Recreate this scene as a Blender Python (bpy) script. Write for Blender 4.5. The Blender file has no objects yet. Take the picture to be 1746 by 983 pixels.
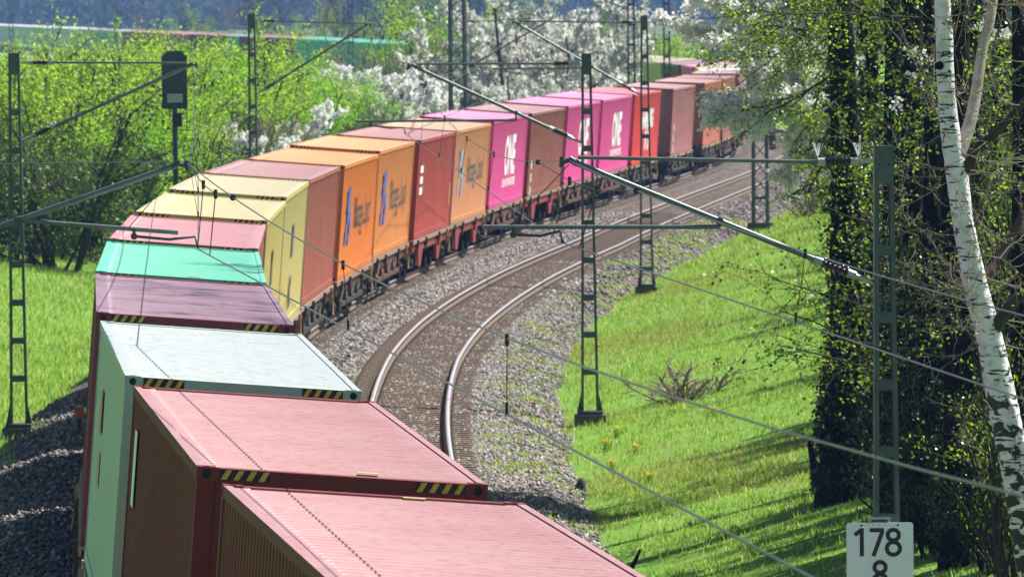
import bpy, math, random
import numpy as np
from mathutils import Vector, Matrix
R = math.radians
sc = bpy.context.scene
COL = sc.collection

# ------------------------------------------------------------------ camera
F_PX = 11772.0
PITCH, ROLL = R(2.425), R(-0.625)
CAM_H = 8.054
cam = bpy.data.cameras.new('camera')
cam.sensor_width = 36.0
cam.sensor_fit = 'HORIZONTAL'
cam.lens = F_PX / 1746.0 * 36.0
cam.clip_start = 1.0
cam.clip_end = 12000.0
cam.dof.use_dof = True
cam.dof.focus_distance = 68.0
cam.dof.aperture_fstop = cam.lens / 1000.0 / 0.026
camo = bpy.data.objects.new('camera', cam)
COL.objects.link(camo)
U0 = Vector((0, math.sin(PITCH), math.cos(PITCH)))
F0 = Vector((0, math.cos(PITCH), -math.sin(PITCH)))
R0 = Vector((1, 0, 0))
right = math.cos(ROLL) * R0 + math.sin(ROLL) * U0
up = math.cos(ROLL) * U0 - math.sin(ROLL) * R0
camo.matrix_world = Matrix(((right.x, up.x, -F0.x, 0), (right.y, up.y, -F0.y, 0), (right.z, up.z, -F0.z, CAM_H), (0, 0, 0, 1)))
sc.camera = camo

# ------------------------------------------------------------------ light
TO_SUN = Vector((0.64, 0.40, 1.0)).normalized()
SUN_EL = math.asin(TO_SUN.z)
SUN_AZ = math.atan2(TO_SUN.x, TO_SUN.y)
world = bpy.data.worlds.new('World')
sc.world = world
world.use_nodes = True
wn = world.node_tree.nodes
sky = wn.new('ShaderNodeTexSky')
sky.sky_type = 'NISHITA'
sky.sun_disc = False
sky.sun_elevation = SUN_EL
sky.sun_rotation = SUN_AZ
sky.air_density = 1.0
sky.dust_density = 0.6
wn['Background'].inputs['Strength'].default_value = 0.05
world.node_tree.links.new(sky.outputs[0], wn['Background'].inputs['Color'])
sun = bpy.data.lights.new('sun', 'SUN')
sun.energy = 5.0
sun.angle = R(0.53)
sun.color = (1.0, 0.95, 0.86)
suno = bpy.data.objects.new('sun', sun)
COL.objects.link(suno)
suno.rotation_euler = TO_SUN.to_track_quat('Z', 'Y').to_euler()
suno.location = (30, 40, 60)
sc.view_settings.view_transform = 'Standard'
sc.view_settings.look = 'None'
sc.view_settings.exposure = 1.05
sc.view_settings.gamma = 1.0
sc.cycles.use_denoising = True
sc.cycles.max_bounces = 6
sc.cycles.diffuse_bounces = 3
sc.cycles.glossy_bounces = 3
sc.cycles.transmission_bounces = 4
sc.cycles.volume_bounces = 0
sc.cycles.sample_clamp_indirect = 4.0

# ------------------------------------------------------------------ helpers
rng = np.random.default_rng(7)
rnd = random.Random(11)


def tag(o, label=None, cat=None, group=None, kind=None):
    if label: o['label'] = label
    if cat: o['category'] = cat
    if group: o['group'] = group
    if kind: o['kind'] = kind
    return o


def empty(name, M=None, loc=None, parent=None):
    o = bpy.data.objects.new(name, None)
    o.empty_display_size = 0.3
    COL.objects.link(o)
    if M is not None: o.matrix_world = M
    if loc is not None: o.location = loc
    if parent: o.parent = parent
    return o


def np_mesh(name, V, F, mats, smooth=False):
    """V (n,3), F (m,k) constant k"""
    me = bpy.data.meshes.new(name)
    V = np.asarray(V, np.float32); F = np.asarray(F, np.int32)
    me.vertices.add(len(V)); me.vertices.foreach_set('co', V.ravel())
    k = F.shape[1]
    me.loops.add(F.size); me.loops.foreach_set('vertex_index', F.ravel())
    me.polygons.add(len(F))
    me.polygons.foreach_set('loop_start', np.arange(0, F.size, k, dtype=np.int32))
    me.polygons.foreach_set('loop_total', np.full(len(F), k, np.int32))
    if smooth: me.polygons.foreach_set('use_smooth', np.ones(len(F), bool))
    for m in (mats if isinstance(mats, (list, tuple)) else [mats]): me.materials.append(m)
    me.update(); me.validate()
    return me


def link(name, me, parent=None, loc=None):
    o = bpy.data.objects.new(name, me)
    COL.objects.link(o)
    if parent: o.parent = parent
    if loc is not None: o.location = loc
    return o


class MB:
    def __init__(s): s.v = []; s.f = []; s.mi = []; s.sm = []
    def add(s, vs, fs, mi=0, sm=False):
        b = len(s.v); s.v += [tuple(v) for v in vs]
        for f in fs: s.f.append(tuple(i + b for i in f)); s.mi.append(mi); s.sm.append(sm)
        return s
    def box(s, x0, x1, y0, y1, z0, z1, mi=0, M=None):
        vs = [Vector((x, y, z)) for x in (x0, x1) for y in (y0, y1) for z in (z0, z1)]
        if M is not None: vs = [M @ v for v in vs]
        return s.add(vs, [(0, 1, 3, 2), (4, 6, 7, 5), (0, 4, 5, 1), (2, 3, 7, 6), (0, 2, 6, 4), (1, 5, 7, 3)], mi)
    def cbox(s, c, d, mi=0, M=None):
        return s.box(c[0]-d[0]/2, c[0]+d[0]/2, c[1]-d[1]/2, c[1]+d[1]/2, c[2]-d[2]/2, c[2]+d[2]/2, mi, M)
    def bar(s, p0, p1, w, h, mi=0, upv=(0, 0, 1)):
        p0, p1 = Vector(p0), Vector(p1); d = (p1 - p0); L = d.length; d.normalize()
        u = Vector(upv)
        if abs(d.dot(u)) > 0.98: u = Vector((0, 1, 0))
        r = d.cross(u).normalized(); u = r.cross(d)
        M = Matrix(((r.x, d.x, u.x, p0.x), (r.y, d.y, u.y, p0.y), (r.z, d.z, u.z, p0.z), (0, 0, 0, 1)))
        return s.box(-w/2, w/2, 0, L, -h/2, h/2, mi, M)
    def tube(s, pts, rad, n=8, mi=0, cap=True, sm=True):
        pts = [Vector(p) for p in pts]
        if not isinstance(rad, (list, tuple)): rad = [rad] * len(pts)
        vs = []; ref = None
        for i, p in enumerate(pts):
            d = (pts[min(i+1, len(pts)-1)] - pts[max(i-1, 0)]).normalized()
            if ref is None: ref = Vector((0, 0, 1)) if abs(d.z) < .9 else Vector((1, 0, 0))
            a = d.cross(ref).normalized(); b = d.cross(a); ref = -b if False else a.cross(d)
            for k in range(n):
                t = 2*math.pi*k/n
                vs.append(p + (a*math.cos(t) + b*math.sin(t))*rad[i])
        fs = []
        for i in range(len(pts)-1):
            for k in range(n):
                k2 = (k+1) % n
                fs.append((i*n+k, i*n+k2, (i+1)*n+k2, (i+1)*n+k))
        s.add(vs, fs, mi, sm)
        if cap:
            s.add(vs[:n], [tuple(range(n))], mi); s.add(vs[-n:], [tuple(reversed(range(n)))], mi)
        return s
    def disc_x(s, c, r, w, n=20, mi=0):
        return s.tube([(c[0]-w/2, c[1], c[2]), (c[0]+w/2, c[1], c[2])], r, n, mi, True, False)
    def prism(s, poly, axis, a, b, mi=0):
        """poly list of 2D; axis 'x': (y,z) extruded x in a..b ; 'y': (x,z)"""
        n = len(poly)
        if axis == 'x': vs = [(a, p[0], p[1]) for p in poly] + [(b, p[0], p[1]) for p in poly]
        elif axis == 'y': vs = [(p[0], a, p[1]) for p in poly] + [(p[0], b, p[1]) for p in poly]
        else: vs = [(p[0], p[1], a) for p in poly] + [(p[0], p[1], b) for p in poly]
        fs = [tuple(range(n)), tuple(reversed(range(n, 2*n)))] + [(i, (i+1) % n, n+(i+1) % n, n+i) for i in range(n)]
        return s.add(vs, fs, mi)
    def mesh(s, name, mats):
        me = bpy.data.meshes.new(name)
        me.from_pydata(s.v, [], s.f)
        for m in (mats if isinstance(mats, (list, tuple)) else [mats]): me.materials.append(m)
        me.polygons.foreach_set('material_index', s.mi)
        me.polygons.foreach_set('use_smooth', s.sm)
        me.update()
        import bmesh as _b
        bm = _b.new(); bm.from_mesh(me); _b.ops.recalc_face_normals(bm, faces=bm.faces); bm.to_mesh(me); bm.free()
        return me
    def build(s, name, mats, parent=None, loc=None):
        return link(name, s.mesh(name, mats), parent, loc)


# ------------------------------------------------------------------ materials
def new_mat(name):
    m = bpy.data.materials.new(name); m.use_nodes = True
    nt = m.node_tree; nt.nodes.clear()
    out = nt.nodes.new('ShaderNodeOutputMaterial')
    return m, nt, out


def N(nt, t, **kw):
    n = nt.nodes.new(t)
    for k, v in kw.items():
        if k.startswith('i_'):
            key = k[2:].replace('_', ' ')
            n.inputs[key].default_value = v
        else: setattr(n, k, v)
    return n


def ramp(nt, fac, stops):
    r = nt.nodes.new('ShaderNodeValToRGB')
    e = r.color_ramp.elements
    e[0].position, e[0].color = stops[0][0], (*stops[0][1], 1)
    e[1].position, e[1].color = stops[-1][0], (*stops[-1][1], 1)
    for p, c in stops[1:-1]:
        q = e.new(p); q.color = (*c, 1)
    nt.links.new(fac, r.inputs[0])
    return r.outputs[0]


def mixc(nt, fac, a, b, mode='MIX'):
    m = nt.nodes.new('ShaderNodeMix'); m.data_type = 'RGBA'; m.blend_type = mode
    for sock, v in ((m.inputs[0], fac), (m.inputs[6], a), (m.inputs[7], b)):
        if hasattr(v, 'links') or hasattr(v, 'is_linked'): nt.links.new(v, sock)
        elif isinstance(v, (tuple, list)): sock.default_value = (*v[:3], 1)
        else: sock.default_value = v
    return m.outputs[2]


def noise_tex(nt, scale, detail=4, rough=.6, vec=None, dist=0):
    n = nt.nodes.new('ShaderNodeTexNoise')
    n.inputs['Scale'].default_value = scale; n.inputs['Detail'].default_value = detail
    n.inputs['Roughness'].default_value = rough; n.inputs['Distortion'].default_value = dist
    if vec is not None: nt.links.new(vec, n.inputs['Vector'])
    return n.outputs['Fac']


def mapping(nt, scale, coord='Object', loc=(0, 0, 0)):
    tc = nt.nodes.new('ShaderNodeTexCoord'); mp = nt.nodes.new('ShaderNodeMapping')
    mp.inputs['Scale'].default_value = scale; mp.inputs['Location'].default_value = loc
    nt.links.new(tc.outputs[coord], mp.inputs['Vector'])
    return mp.outputs[0]


def simple(name, col, rough=.6, metal=0.0, var=.25, scale=6.0, spec=.5, bump=0.0):
    m, nt, out = new_mat(name)
    b = nt.nodes.new('ShaderNodeBsdfPrincipled')
    f = noise_tex(nt, scale, 5, .65, mapping(nt, (1, 1, 1)))
    dark = tuple(c*(1-var) for c in col); lite = tuple(min(1, c*(1+var)) for c in col)
    c = ramp(nt, f, [(.3, dark), (.7, lite)])
    nt.links.new(c, b.inputs['Base Color'])
    b.inputs['Roughness'].default_value = rough; b.inputs['Metallic'].default_value = metal
    b.inputs['Specular IOR Level'].default_value = spec
    if bump:
        bp = nt.nodes.new('ShaderNodeBump'); bp.inputs['Strength'].default_value = bump; bp.inputs['Distance'].default_value = .02
        nt.links.new(f, bp.inputs['Height']); nt.links.new(bp.outputs[0], b.inputs['Normal'])
    nt.links.new(b.outputs[0], out.inputs[0])
    return m


def paint(name, col, seed=0, rough=.42, grime=.5, rust=.35, fade=.25, spec=.4):
    """weathered container paint: faded, streaked, scuffed"""
    m, nt, out = new_mat(name)
    b = nt.nodes.new('ShaderNodeBsdfPrincipled')
    v1 = mapping(nt, (1, 1, 1), 'Object', (seed*3.1, seed*1.7, 0))
    v2 = mapping(nt, (5, 5, .35), 'Object', (seed*2.3, seed, 0))       # streaks running down
    v3 = mapping(nt, (.5, 6, 1), 'Object', (seed, seed*2, 0))          # marks across the roof
    big = noise_tex(nt, .7, 4, .6, v1, .4)
    streak = noise_tex(nt, 1.3, 5, .7, v2)
    across = noise_tex(nt, 1.0, 5, .7, v3)
    spots = noise_tex(nt, 9, 6, .75, v1)
    faded = tuple(c*(1-fade)+fade*.42 for c in col)
    c = mixc(nt, ramp(nt, big, [(.35, (0, 0, 0)), (.7, (1, 1, 1))]), col, faded)
    g = tuple(x*.45+.02 for x in col)
    c = mixc(nt, ramp(nt, streak, [(.5, (0, 0, 0)), (.8, (grime,)*3)]), c, g)
    c = mixc(nt, ramp(nt, across, [(.55, (0, 0, 0)), (.82, (grime*.8,)*3)]), c, tuple(x*.55+.03 for x in col))
    st2 = noise_tex(nt, 2.2, 7, .8, v1, 1.2)
    c = mixc(nt, ramp(nt, st2, [(.56, (0, 0, 0)), (.70, (grime*.75,)*3)]), c, tuple(x*.5+.05 for x in col))
    c = mixc(nt, ramp(nt, spots, [(.66, (0, 0, 0)), (.74, (rust,)*3)]), c, (.12, .05, .025))
    nt.links.new(c, b.inputs['Base Color'])
    rr = ramp(nt, spots, [(.2, (rough-.08,)*3), (.8, (rough+.2,)*3)])
    nt.links.new(rr, b.inputs['Roughness']); b.inputs['Specular IOR Level'].default_value = spec
    bp = nt.nodes.new('ShaderNodeBump'); bp.inputs['Strength'].default_value = .25; bp.inputs['Distance'].default_value = .02
    nt.links.new(big, bp.inputs['Height']); nt.links.new(bp.outputs[0], b.inputs['Normal'])
    nt.links.new(b.outputs[0], out.inputs[0])
    return m


def leafmat(name, cols, trans=.55, rough=.5, spec=.35, tint=(1.25, 1.2, .7)):
    """thin leaf: diffuse, translucent and a little gloss; every leaf its own tint"""
    m, nt, out = new_mat(name)
    geo = nt.nodes.new('ShaderNodeNewGeometry')
    n = len(cols)
    c = ramp(nt, geo.outputs['Random Per Island'], [(i/(n-1), cols[i]) for i in range(n)])
    d = nt.nodes.new('ShaderNodeBsdfPrincipled'); d.inputs['Roughness'].default_value = rough
    d.inputs['Specular IOR Level'].default_value = spec
    nt.links.new(c, d.inputs['Base Color'])
    t = nt.nodes.new('ShaderNodeBsdfTranslucent'); 
    nt.links.new(mixc(nt, 1.0, c, tint, 'MULTIPLY'), t.inputs['Color'])
    mx = nt.nodes.new('ShaderNodeMixShader'); mx.inputs[0].default_value = trans
    nt.links.new(d.outputs[0], mx.inputs[1]); nt.links.new(t.outputs[0], mx.inputs[2])
    nt.links.new(mx.outputs[0], out.inputs[0])
    return m


MAT = {}
MAT['mast'] = simple('mast_green_paint', (.052, .078, .078), .45, 0, .3, 4)
MAT['mast_dark'] = simple('old_mast_steel', (.03, .05, .05), .5, 0, .3, 4)
MAT['galv'] = simple('galvanised_steel', (.32, .36, .37), .42, .6, .15, 8)
MAT['tube'] = simple('cantilever_tube_steel', (.10, .13, .13), .42, .3, .25, 5)
MAT['insul'] = simple('brown_insulator_glaze', (.035, .018, .015), .15, 0, .2, 8)
MAT['copper'] = simple('copper_wire', (.10, .12, .10), .35, .8, .2, 3)
MAT['wire_dark'] = simple('blackened_wire', (.03, .03, .03), .5, .6, .2, 3)
MAT['rail_side'] = simple('rusty_rail_side', (.13, .085, .06), .75, 0, .35, 12)
MAT['rail_top'] = simple('polished_rail_head', (.62, .62, .66), .33, .7, .12, 3)
MAT['concrete'] = simple('weathered_concrete', (.22, .20, .17), .85, 0, .3, 9, .3, .3)
MAT['sleeper'] = simple('brown_dusted_sleeper', (.13, .095, .07), .85, 0, .35, 7, .3, .3)
MAT['wheel'] = simple('dark_wheel_steel', (.025, .022, .022), .5, .4, .5, 5)
MAT['bogie'] = simple('grimy_bogie_steel', (.05, .042, .036), .6, .2, .6, 5)
MAT['rust_frame'] = simple('rusty_wagon_frame', (.10, .045, .032), .6, 0, .5, 4)
MAT['red_frame'] = simple('red_wagon_frame', (.30, .045, .045), .5, 0, .35, 4)
MAT['sill'] = simple('beige_sill', (.30, .20, .15), .6, 0, .3, 4)  # upper lip of the sill beige, web below in the frame colour
MAT['lever'] = simple('yellow_lever_paint', (.38, .25, .10), .5, 0, .3, 5)
MAT['black'] = simple('black_paint', (.012, .012, .012), .5, 0, .2, 5)
MAT['yellow'] = simple('hazard_yellow', (.62, .38, .05), .5, 0, .25, 9)
MAT['white'] = simple('white_lettering', (.78, .80, .80), .5, 0, .08, 6)
MAT['blue'] = simple('blue_logo_paint', (.03, .10, .42), .5, 0, .15, 6)
MAT['paleblue'] = simple('faded_blue_logo', (.22, .32, .45), .5, 0, .15, 6)
MAT['navy'] = simple('dark_letter_paint', (.03, .05, .07), .5, 0, .15, 6)
MAT['redmark'] = simple('red_letter_paint', (.55, .10, .03), .5, 0, .15, 6)
MAT['sign'] = simple('white_sign_enamel', (.80, .80, .97), .5, 0, .07, 3)
MAT['digit'] = simple('black_sign_digits', (.01, .01, .012), .45, 0, .1, 4)
MAT['signal_back'] = simple('signal_grey_green', (.03, .05, .055), .5, 0, .25, 6)
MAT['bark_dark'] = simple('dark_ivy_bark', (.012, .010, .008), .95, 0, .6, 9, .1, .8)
MAT['limb_bark'] = simple('grey_beige_bark', (.36, .31, .27), .8, 0, .45, 7, .2, .5)
MAT['bark'] = simple('brown_twig_bark', (.05, .038, .03), .85, 0, .5, 9, .2, .4)
MAT['twig_pale'] = simple('pale_bare_twig', (.20, .16, .13), .8, 0, .5, 9, .3)
MAT['stone_dark'] = simple('dark_stone', (.06, .065, .075), .8, 0, .3, 9)
MAT['stone'] = simple('grey_ballast_stone', (.30, .27, .25), .8, 0, .3, 3)

# ------------------------------------------------------------------ alignment of the line
NEAR = {1: (-0.42, 49.35, -6.75, 0.0), 2: (-2.02, 63.55, -5.6, 0.0), 3: (-3.26, 77.02, -4.59, .03), 4: (-4.29, 91.28, -3.49, .04),
        5: (-4.99, 104.45, -2.58, .03), 6: (-5.49, 118.48, -1.43, .01), 7: (-5.72, 133.0, -.26, .0), 8: (-5.76, 147.57, .5, .01),
        9: (-5.56, 162.29, 1.89, -.03), 10: (-5.01, 177.35, 2.89, -.08), 11: (-4.31, 190.73, 3.6, -.03), 12: (-3.34, 204.59, 4.3, -.04),
        13: (-2.33, 217.43, 4.82, -.03), 14: (-1.15, 230.86, 5.35, .01), 15: (.19, 244.56, 5.91, .01), 16: (1.6, 257.95, 6.23, .03),
        17: (3.05, 271.33, 6.25, .04), 18: (4.52, 284.89, 6.16, .03), 19: (6.46, 302.73, 5.94, -.01), 20: (8.24, 320.22, 5.42, -.02),
        21: (9.40, 333.66, 4.53, -.02), 22: (10.55, 349.67, 3.2, .01)}
_cy = [0, 270, 300, 335, 370, 400, 2000]; _cc = [4.7, 4.7, 3.9, 1.2, -2.2, -4.4, -4.4]


def cant(y): return R(float(np.interp(y, _cy, _cc)))


_ky, _kx = [], []
y = 49.35; psi = -6.75; x = -0.42 - .33
for k in (1, 2, 3, 5, 7, 9, 11, 13, 15, 17, 18, 20, 22):
    a = NEAR[k]; _ky.append(a[1]); _kx.append(a[0] - 4.05*math.sin(cant(a[1])))
for yy, xx in ((368, 11.45), (386, 11.6), (410, 10.6), (436, 8.6), (500, 2.6), (556, -2.6), (600, -8.2), (700, -20.6), (800, -35), (1000, -62), (1200, -89), (1400, -116)):
    _ky.append(yy); _kx.append(xx)
# run back under the bridge
yy, xx, ps = 49.35, _kx[0], -6.75
pre = []
while yy > -60:
    yy -= 6; ps -= .075*6*.97; xx -= 6*math.tan(R(ps)); pre.append((yy, xx))
_ky = [p[0] for p in pre[::-1]][::3] + _ky[0:]; _kx = [p[1] for p in pre[::-1]][::3] + _kx[0:]
_ky, _kx = np.array(_ky, float), np.array(_kx, float)
_o = np.argsort(_ky); _ky, _kx = _ky[_o], _kx[_o]
_n = len(_ky); _h = np.diff(_ky)
_A = np.zeros((_n, _n)); _b = np.zeros(_n); _A[0, 0] = _A[-1, -1] = 1
for i in range(1, _n-1):
    _A[i, i-1], _A[i, i], _A[i, i+1] = _h[i-1], 2*(_h[i-1]+_h[i]), _h[i]
    _b[i] = 6*((_kx[i+1]-_kx[i])/_h[i] - (_kx[i]-_kx[i-1])/_h[i-1])
_M2 = np.linalg.solve(_A, _b)


def _spl(yv):
    yv = np.asarray(yv, float); i = np.clip(np.searchsorted(_ky, yv)-1, 0, _n-2)
    h = _h[i]; a = (_ky[i+1]-yv)/h; b = (yv-_ky[i])/h
    return a*_kx[i]+b*_kx[i+1]+((a**3-a)*_M2[i]+(b**3-b)*_M2[i+1])*h*h/6


_ty = np.arange(-80, 1500, 2.0); _tx = _spl(np.clip(_ty, _ky[0], _ky[-1]))
_k = np.exp(-np.arange(-6, 7)**2/(2*2.5**2)); _k /= _k.sum()
_tp = np.concatenate([_tx[0]+(_tx[1]-_tx[0])*np.arange(-6, 0), _tx, _tx[-1]+(_tx[-1]-_tx[-2])*np.arange(1, 7)])
_tx = np.convolve(_tp, _k, 'valid')


def Xc(y): return np.interp(y, _ty, _tx)
def sep(y): return np.interp(y, [100, 155, 171, 201, 226, 260, 300, 330, 400], [4.0, 4.05, 4.15, 4.45, 4.8, 4.7, 4.5, 4.2, 4.2])
def psi_at(y): return float(np.arctan2(Xc(y+2)-Xc(y-2), 4.0))


def frame(y, s=0.0, z=0.0, c=None):
    """matrix at the line: x across to the right, y along, z up, canted"""
    ps = psi_at(y); cn = cant(y) if c is None else c
    fw = Vector((math.sin(ps), math.cos(ps), 0))
    rt = Vector((math.cos(ps)*math.cos(cn), -math.sin(ps)*math.cos(cn), -math.sin(cn)))
    u = rt.cross(fw)
    o = Vector((float(Xc(y)), y, 0)) + rt*s + u*z
    return Matrix(((rt.x, fw.x, u.x, o.x), (rt.y, fw.y, u.y, o.y), (rt.z, fw.z, u.z, o.z), (0, 0, 0, 1)))


# ------------------------------------------------------------------ terrain
_gs = [-100, -86, -60, -30, -20, -14, -9, -6, -4.6, -3.4, 5.9, 7.0, 8.3, 10.4, 16, 24, 40, 60, 84, 100]
_gz = [-1.25, -1.2, .6, 1.2, 1.1, .75, -.05, -.50, -.56, -.72, -.95, -.74, -.5, 0, 1.1, 1.7, 1.9, 1.2, -1.2, -1.25]
_bs = [-4.9, -3.7, -2.3, -1.6, 1.6, 2.4, 3.6, 5.6, 6.4, 7.7, 8.6]
_bz = [-1.3, -.68, -.26, -.235, -.235, -.32, -.235, -.235, -.30, -.86, -1.3]


def _wob(x, y, f=1.0):
    return (np.sin(x*.9*f+y*.31*f)+np.sin(x*.37*f-y*.53*f+1.3)+np.sin(x*1.7*f+y*.83*f+4.1)*.5+np.sin(y*1.37*f-x*1.1*f)*.5)/3


def ground_z(x, y):
    s = x - Xc(y); s = np.where(s > 3, s-(sep(y)-4.1), s)
    m = np.clip((np.abs(s-2)-4.5)/4, 0, 1)*np.clip((95-np.abs(s))/20, 0, 1)
    z = np.interp(s - _wob(x*.15, y*.08)*.35, _gs, _gz) + _wob(x, y, .55)*.10*m + _wob(x, y, .12)*.28*m
    return z


def ballast_z(x, y):
    s = x - Xc(y); d = sep(y) - 4.1
    s2 = np.where(s > 3, s - d, s)
    z = np.interp(s2 + _wob(x, y, 1.1)*.18, _bs, _bz)
    cn = np.interp(y, _cy, _cc)*math.pi/180
    sc_ = np.where(s < 2.2, 0.0, sep(y))
    z = z - np.sin(cn)*np.clip(s-sc_, -1.6, 1.6)
    return z + _wob(x*3, y*3, 1.3)*.015


def sheet(name, ys, ss, zf, mat, kind='structure'):
    Y, S = np.meshgrid(ys, ss, indexing='ij'); X = Xc(Y)+S; Z = zf(X, Y)
    V = np.stack([X, Y, Z], -1).reshape(-1, 3); a, b = len(ys), len(ss)
    i = (np.arange(a-1)[:, None]*b+np.arange(b-1)[None]).ravel()
    Fc = np.stack([i, i+1, i+b+1, i+b], -1)
    me = np_mesh(name, V, Fc, mat, True)
    o = link(name, me); o['kind'] = kind
    return o


def ground_mat():
    m, nt, out = new_mat('meadow_ground')
    b = nt.nodes.new('ShaderNodeBsdfPrincipled')
    v = mapping(nt, (1, 1, 1))
    big = noise_tex(nt, .12, 4, .6, v, .5); mid = noise_tex(nt, .8, 5, .65, v); fine = noise_tex(nt, 9, 5, .8, v)
    g1 = ramp(nt, mid, [(.25, (.08, .20, .012)), (.5, (.16, .30, .04)), (.75, (.24, .36, .08))])
    g2 = ramp(nt, fine, [(.3, (.07, .17, .012)), (.7, (.2, .42, .05))])
    c = mixc(nt, .5, g1, g2)
    c = mixc(nt, ramp(nt, big, [(.58, (0, 0, 0)), (.72, (.55, .55, .55))]), c, (.17, .16, .05))
    nt.links.new(c, b.inputs['Base Color']); b.inputs['Roughness'].default_value = .9; b.inputs['Specular IOR Level'].default_value = .15
    bp = nt.nodes.new('ShaderNodeBump'); bp.inputs['Strength'].default_value = .8; bp.inputs['Distance'].default_value = .08
    nt.links.new(fine, bp.inputs['Height']); nt.links.new(bp.outputs[0], b.inputs['Normal'])
    nt.links.new(b.outputs[0], out.inputs[0]); return m


def ballast_mat():
    m, nt, out = new_mat('brown_ballast')
    b = nt.nodes.new('ShaderNodeBsdfPrincipled')
    v = mapping(nt, (1, 1, 1))
    vo = nt.nodes.new('ShaderNodeTexVoronoi'); vo.inputs['Scale'].default_value = 10; nt.links.new(v, vo.inputs['Vector'])
    tint = ramp(nt, vo.outputs['Color'], [(.1, (.03, .026, .023)), (.5, (.12, .102, .09)), (.9, (.34, .31, .29))])
    big = noise_tex(nt, .5, 5, .65, v, .6)
    c = mixc(nt, ramp(nt, big, [(.35, (0, 0, 0)), (.7, (.7, .7, .7))]), tint, (.15, .10, .075))
    c = mixc(nt, ramp(nt, vo.outputs['Distance'], [(.35, (0, 0, 0)), (.7, (.85, .85, .85))]), c, (.03, .024, .02))
    nt.links.new(c, b.inputs['Base Color']); b.inputs['Roughness'].default_value = .85; b.inputs['Specular IOR Level'].default_value = .2
    bp = nt.nodes.new('ShaderNodeBump'); bp.inputs['Strength'].default_value = 1.0; bp.inputs['Distance'].default_value = .05; bp.invert = True
    nt.links.new(vo.outputs['Distance'], bp.inputs['Height']); nt.links.new(bp.outputs[0], b.inputs['Normal'])
    nt.links.new(b.outputs[0], out.inputs[0]); return m


def far_mat():
    m, nt, out = new_mat('far_fields')
    b = nt.nodes.new('ShaderNodeBsdfPrincipled')
    v = mapping(nt, (.004, .02, 1)); big = noise_tex(nt, 1.0, 4, .6, v, .3)
    c = ramp(nt, big, [(.35, (.06, .10, .03)), (.5, (.12, .16, .05)), (.62, (.15, .12, .07)), (.75, (.08, .14, .03))])
    nt.links.new(c, b.inputs['Base Color']); b.inputs['Roughness'].default_value = .95; b.inputs['Specular IOR Level'].default_value = .1
    nt.links.new(b.outputs[0], out.inputs[0]); return m


GM = ground_mat()
ys = np.concatenate([np.arange(-40, 60, 4.0), np.arange(60, 260, .8), np.arange(260, 420, 2.0), np.arange(420, 1300, 12.0)])
ss = np.concatenate([np.arange(-100, -30, 6.0), np.arange(-30, -12, 1.0), np.arange(-12, 20, .4), np.arange(20, 40, 1.5), np.arange(40, 101, 6.0)])
g = sheet('ground', ys, ss, ground_z, GM)
# plain beyond, out to the foot of the hills and past the horizon
fm = MB()
fm.add([(-8000, -600, -1.3), (8000, -600, -1.3), (8000, 10500, -1.3), (-8000, 10500, -1.3)], [(0, 1, 2, 3)])
tag(fm.build('plain', far_mat()), kind='structure')
bys = np.concatenate([np.arange(-40, 60, 3.0), np.arange(60, 240, .5), np.arange(240, 420, 1.0), np.arange(420, 1300, 8.0)])
bss = np.concatenate([[-4.9, -4.5, -4.1, -3.6, -3.1, -2.7], np.arange(-2.3, 6.6, .25), [7.0, 7.4, 7.8, 8.2, 8.6, 9.1, 9.6]])
BM = ballast_mat()


def bz(x, y):
    s = x - Xc(y)
    return ballast_z(x, y)
sheet('ballast_bed', bys, bss, bz, BM)

# hills: a low wooded ridge beyond the plain
hx = np.linspace(-6500, 6500, 160); hy = np.linspace(1900, 8600, 60)
HX, HY = np.meshgrid(hx, hy, indexing='ij')
t = np.clip((HY-1900)/4200, 0, 1)
HZ = -3 + 80*t*t*(3-2*t)*(.75+.25*np.sin(HX*.0011+1)+.1*np.sin(HX*.004)) + np.sin(HX*.021+HY*.009)*2*t + np.sin(HX*.05)*1.2*t + 2.2*np.clip(t*6, 0, 1)
V = np.stack([HX, HY, HZ], -1).reshape(-1, 3); i = (np.arange(159)[:, None]*60+np.arange(59)[None]).ravel()
def hill_mat():
    m, nt, out = new_mat('wooded_hillside'); b = nt.nodes.new('ShaderNodeBsdfPrincipled')
    f = noise_tex(nt, 1, 6, .7, mapping(nt, (.01, .004, .02)))
    nt.links.new(ramp(nt, f, [(.3, (.012, .022, .022)), (.6, (.022, .035, .03)), (.8, (.035, .045, .035))]), b.inputs['Base Color'])
    b.inputs['Roughness'].default_value = 1; b.inputs['Specular IOR Level'].default_value = 0
    nt.links.new(b.outputs[0], out.inputs[0]); return m
tag(link('hills', np_mesh('hills', V, np.stack([i, i+60, i+61, i+1], -1), hill_mat(), True)), kind='structure')

# haze
hm = bpy.data.materials.new('haze'); hm.use_nodes = True; nt = hm.node_tree; nt.nodes.clear()
out = nt.nodes.new('ShaderNodeOutputMaterial'); pv = nt.nodes.new('ShaderNodeVolumePrincipled')
pv.inputs['Density'].default_value = .00014; pv.inputs['Color'].default_value = (.24, .48, 1.0, 1); pv.inputs['Anisotropy'].default_value = .2
nt.links.new(pv.outputs[0], out.inputs['Volume'])
tag(MB().box(-8100, 8100, -700, 10600, -4.5, 115).build('haze', hm), kind='stuff')


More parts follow.
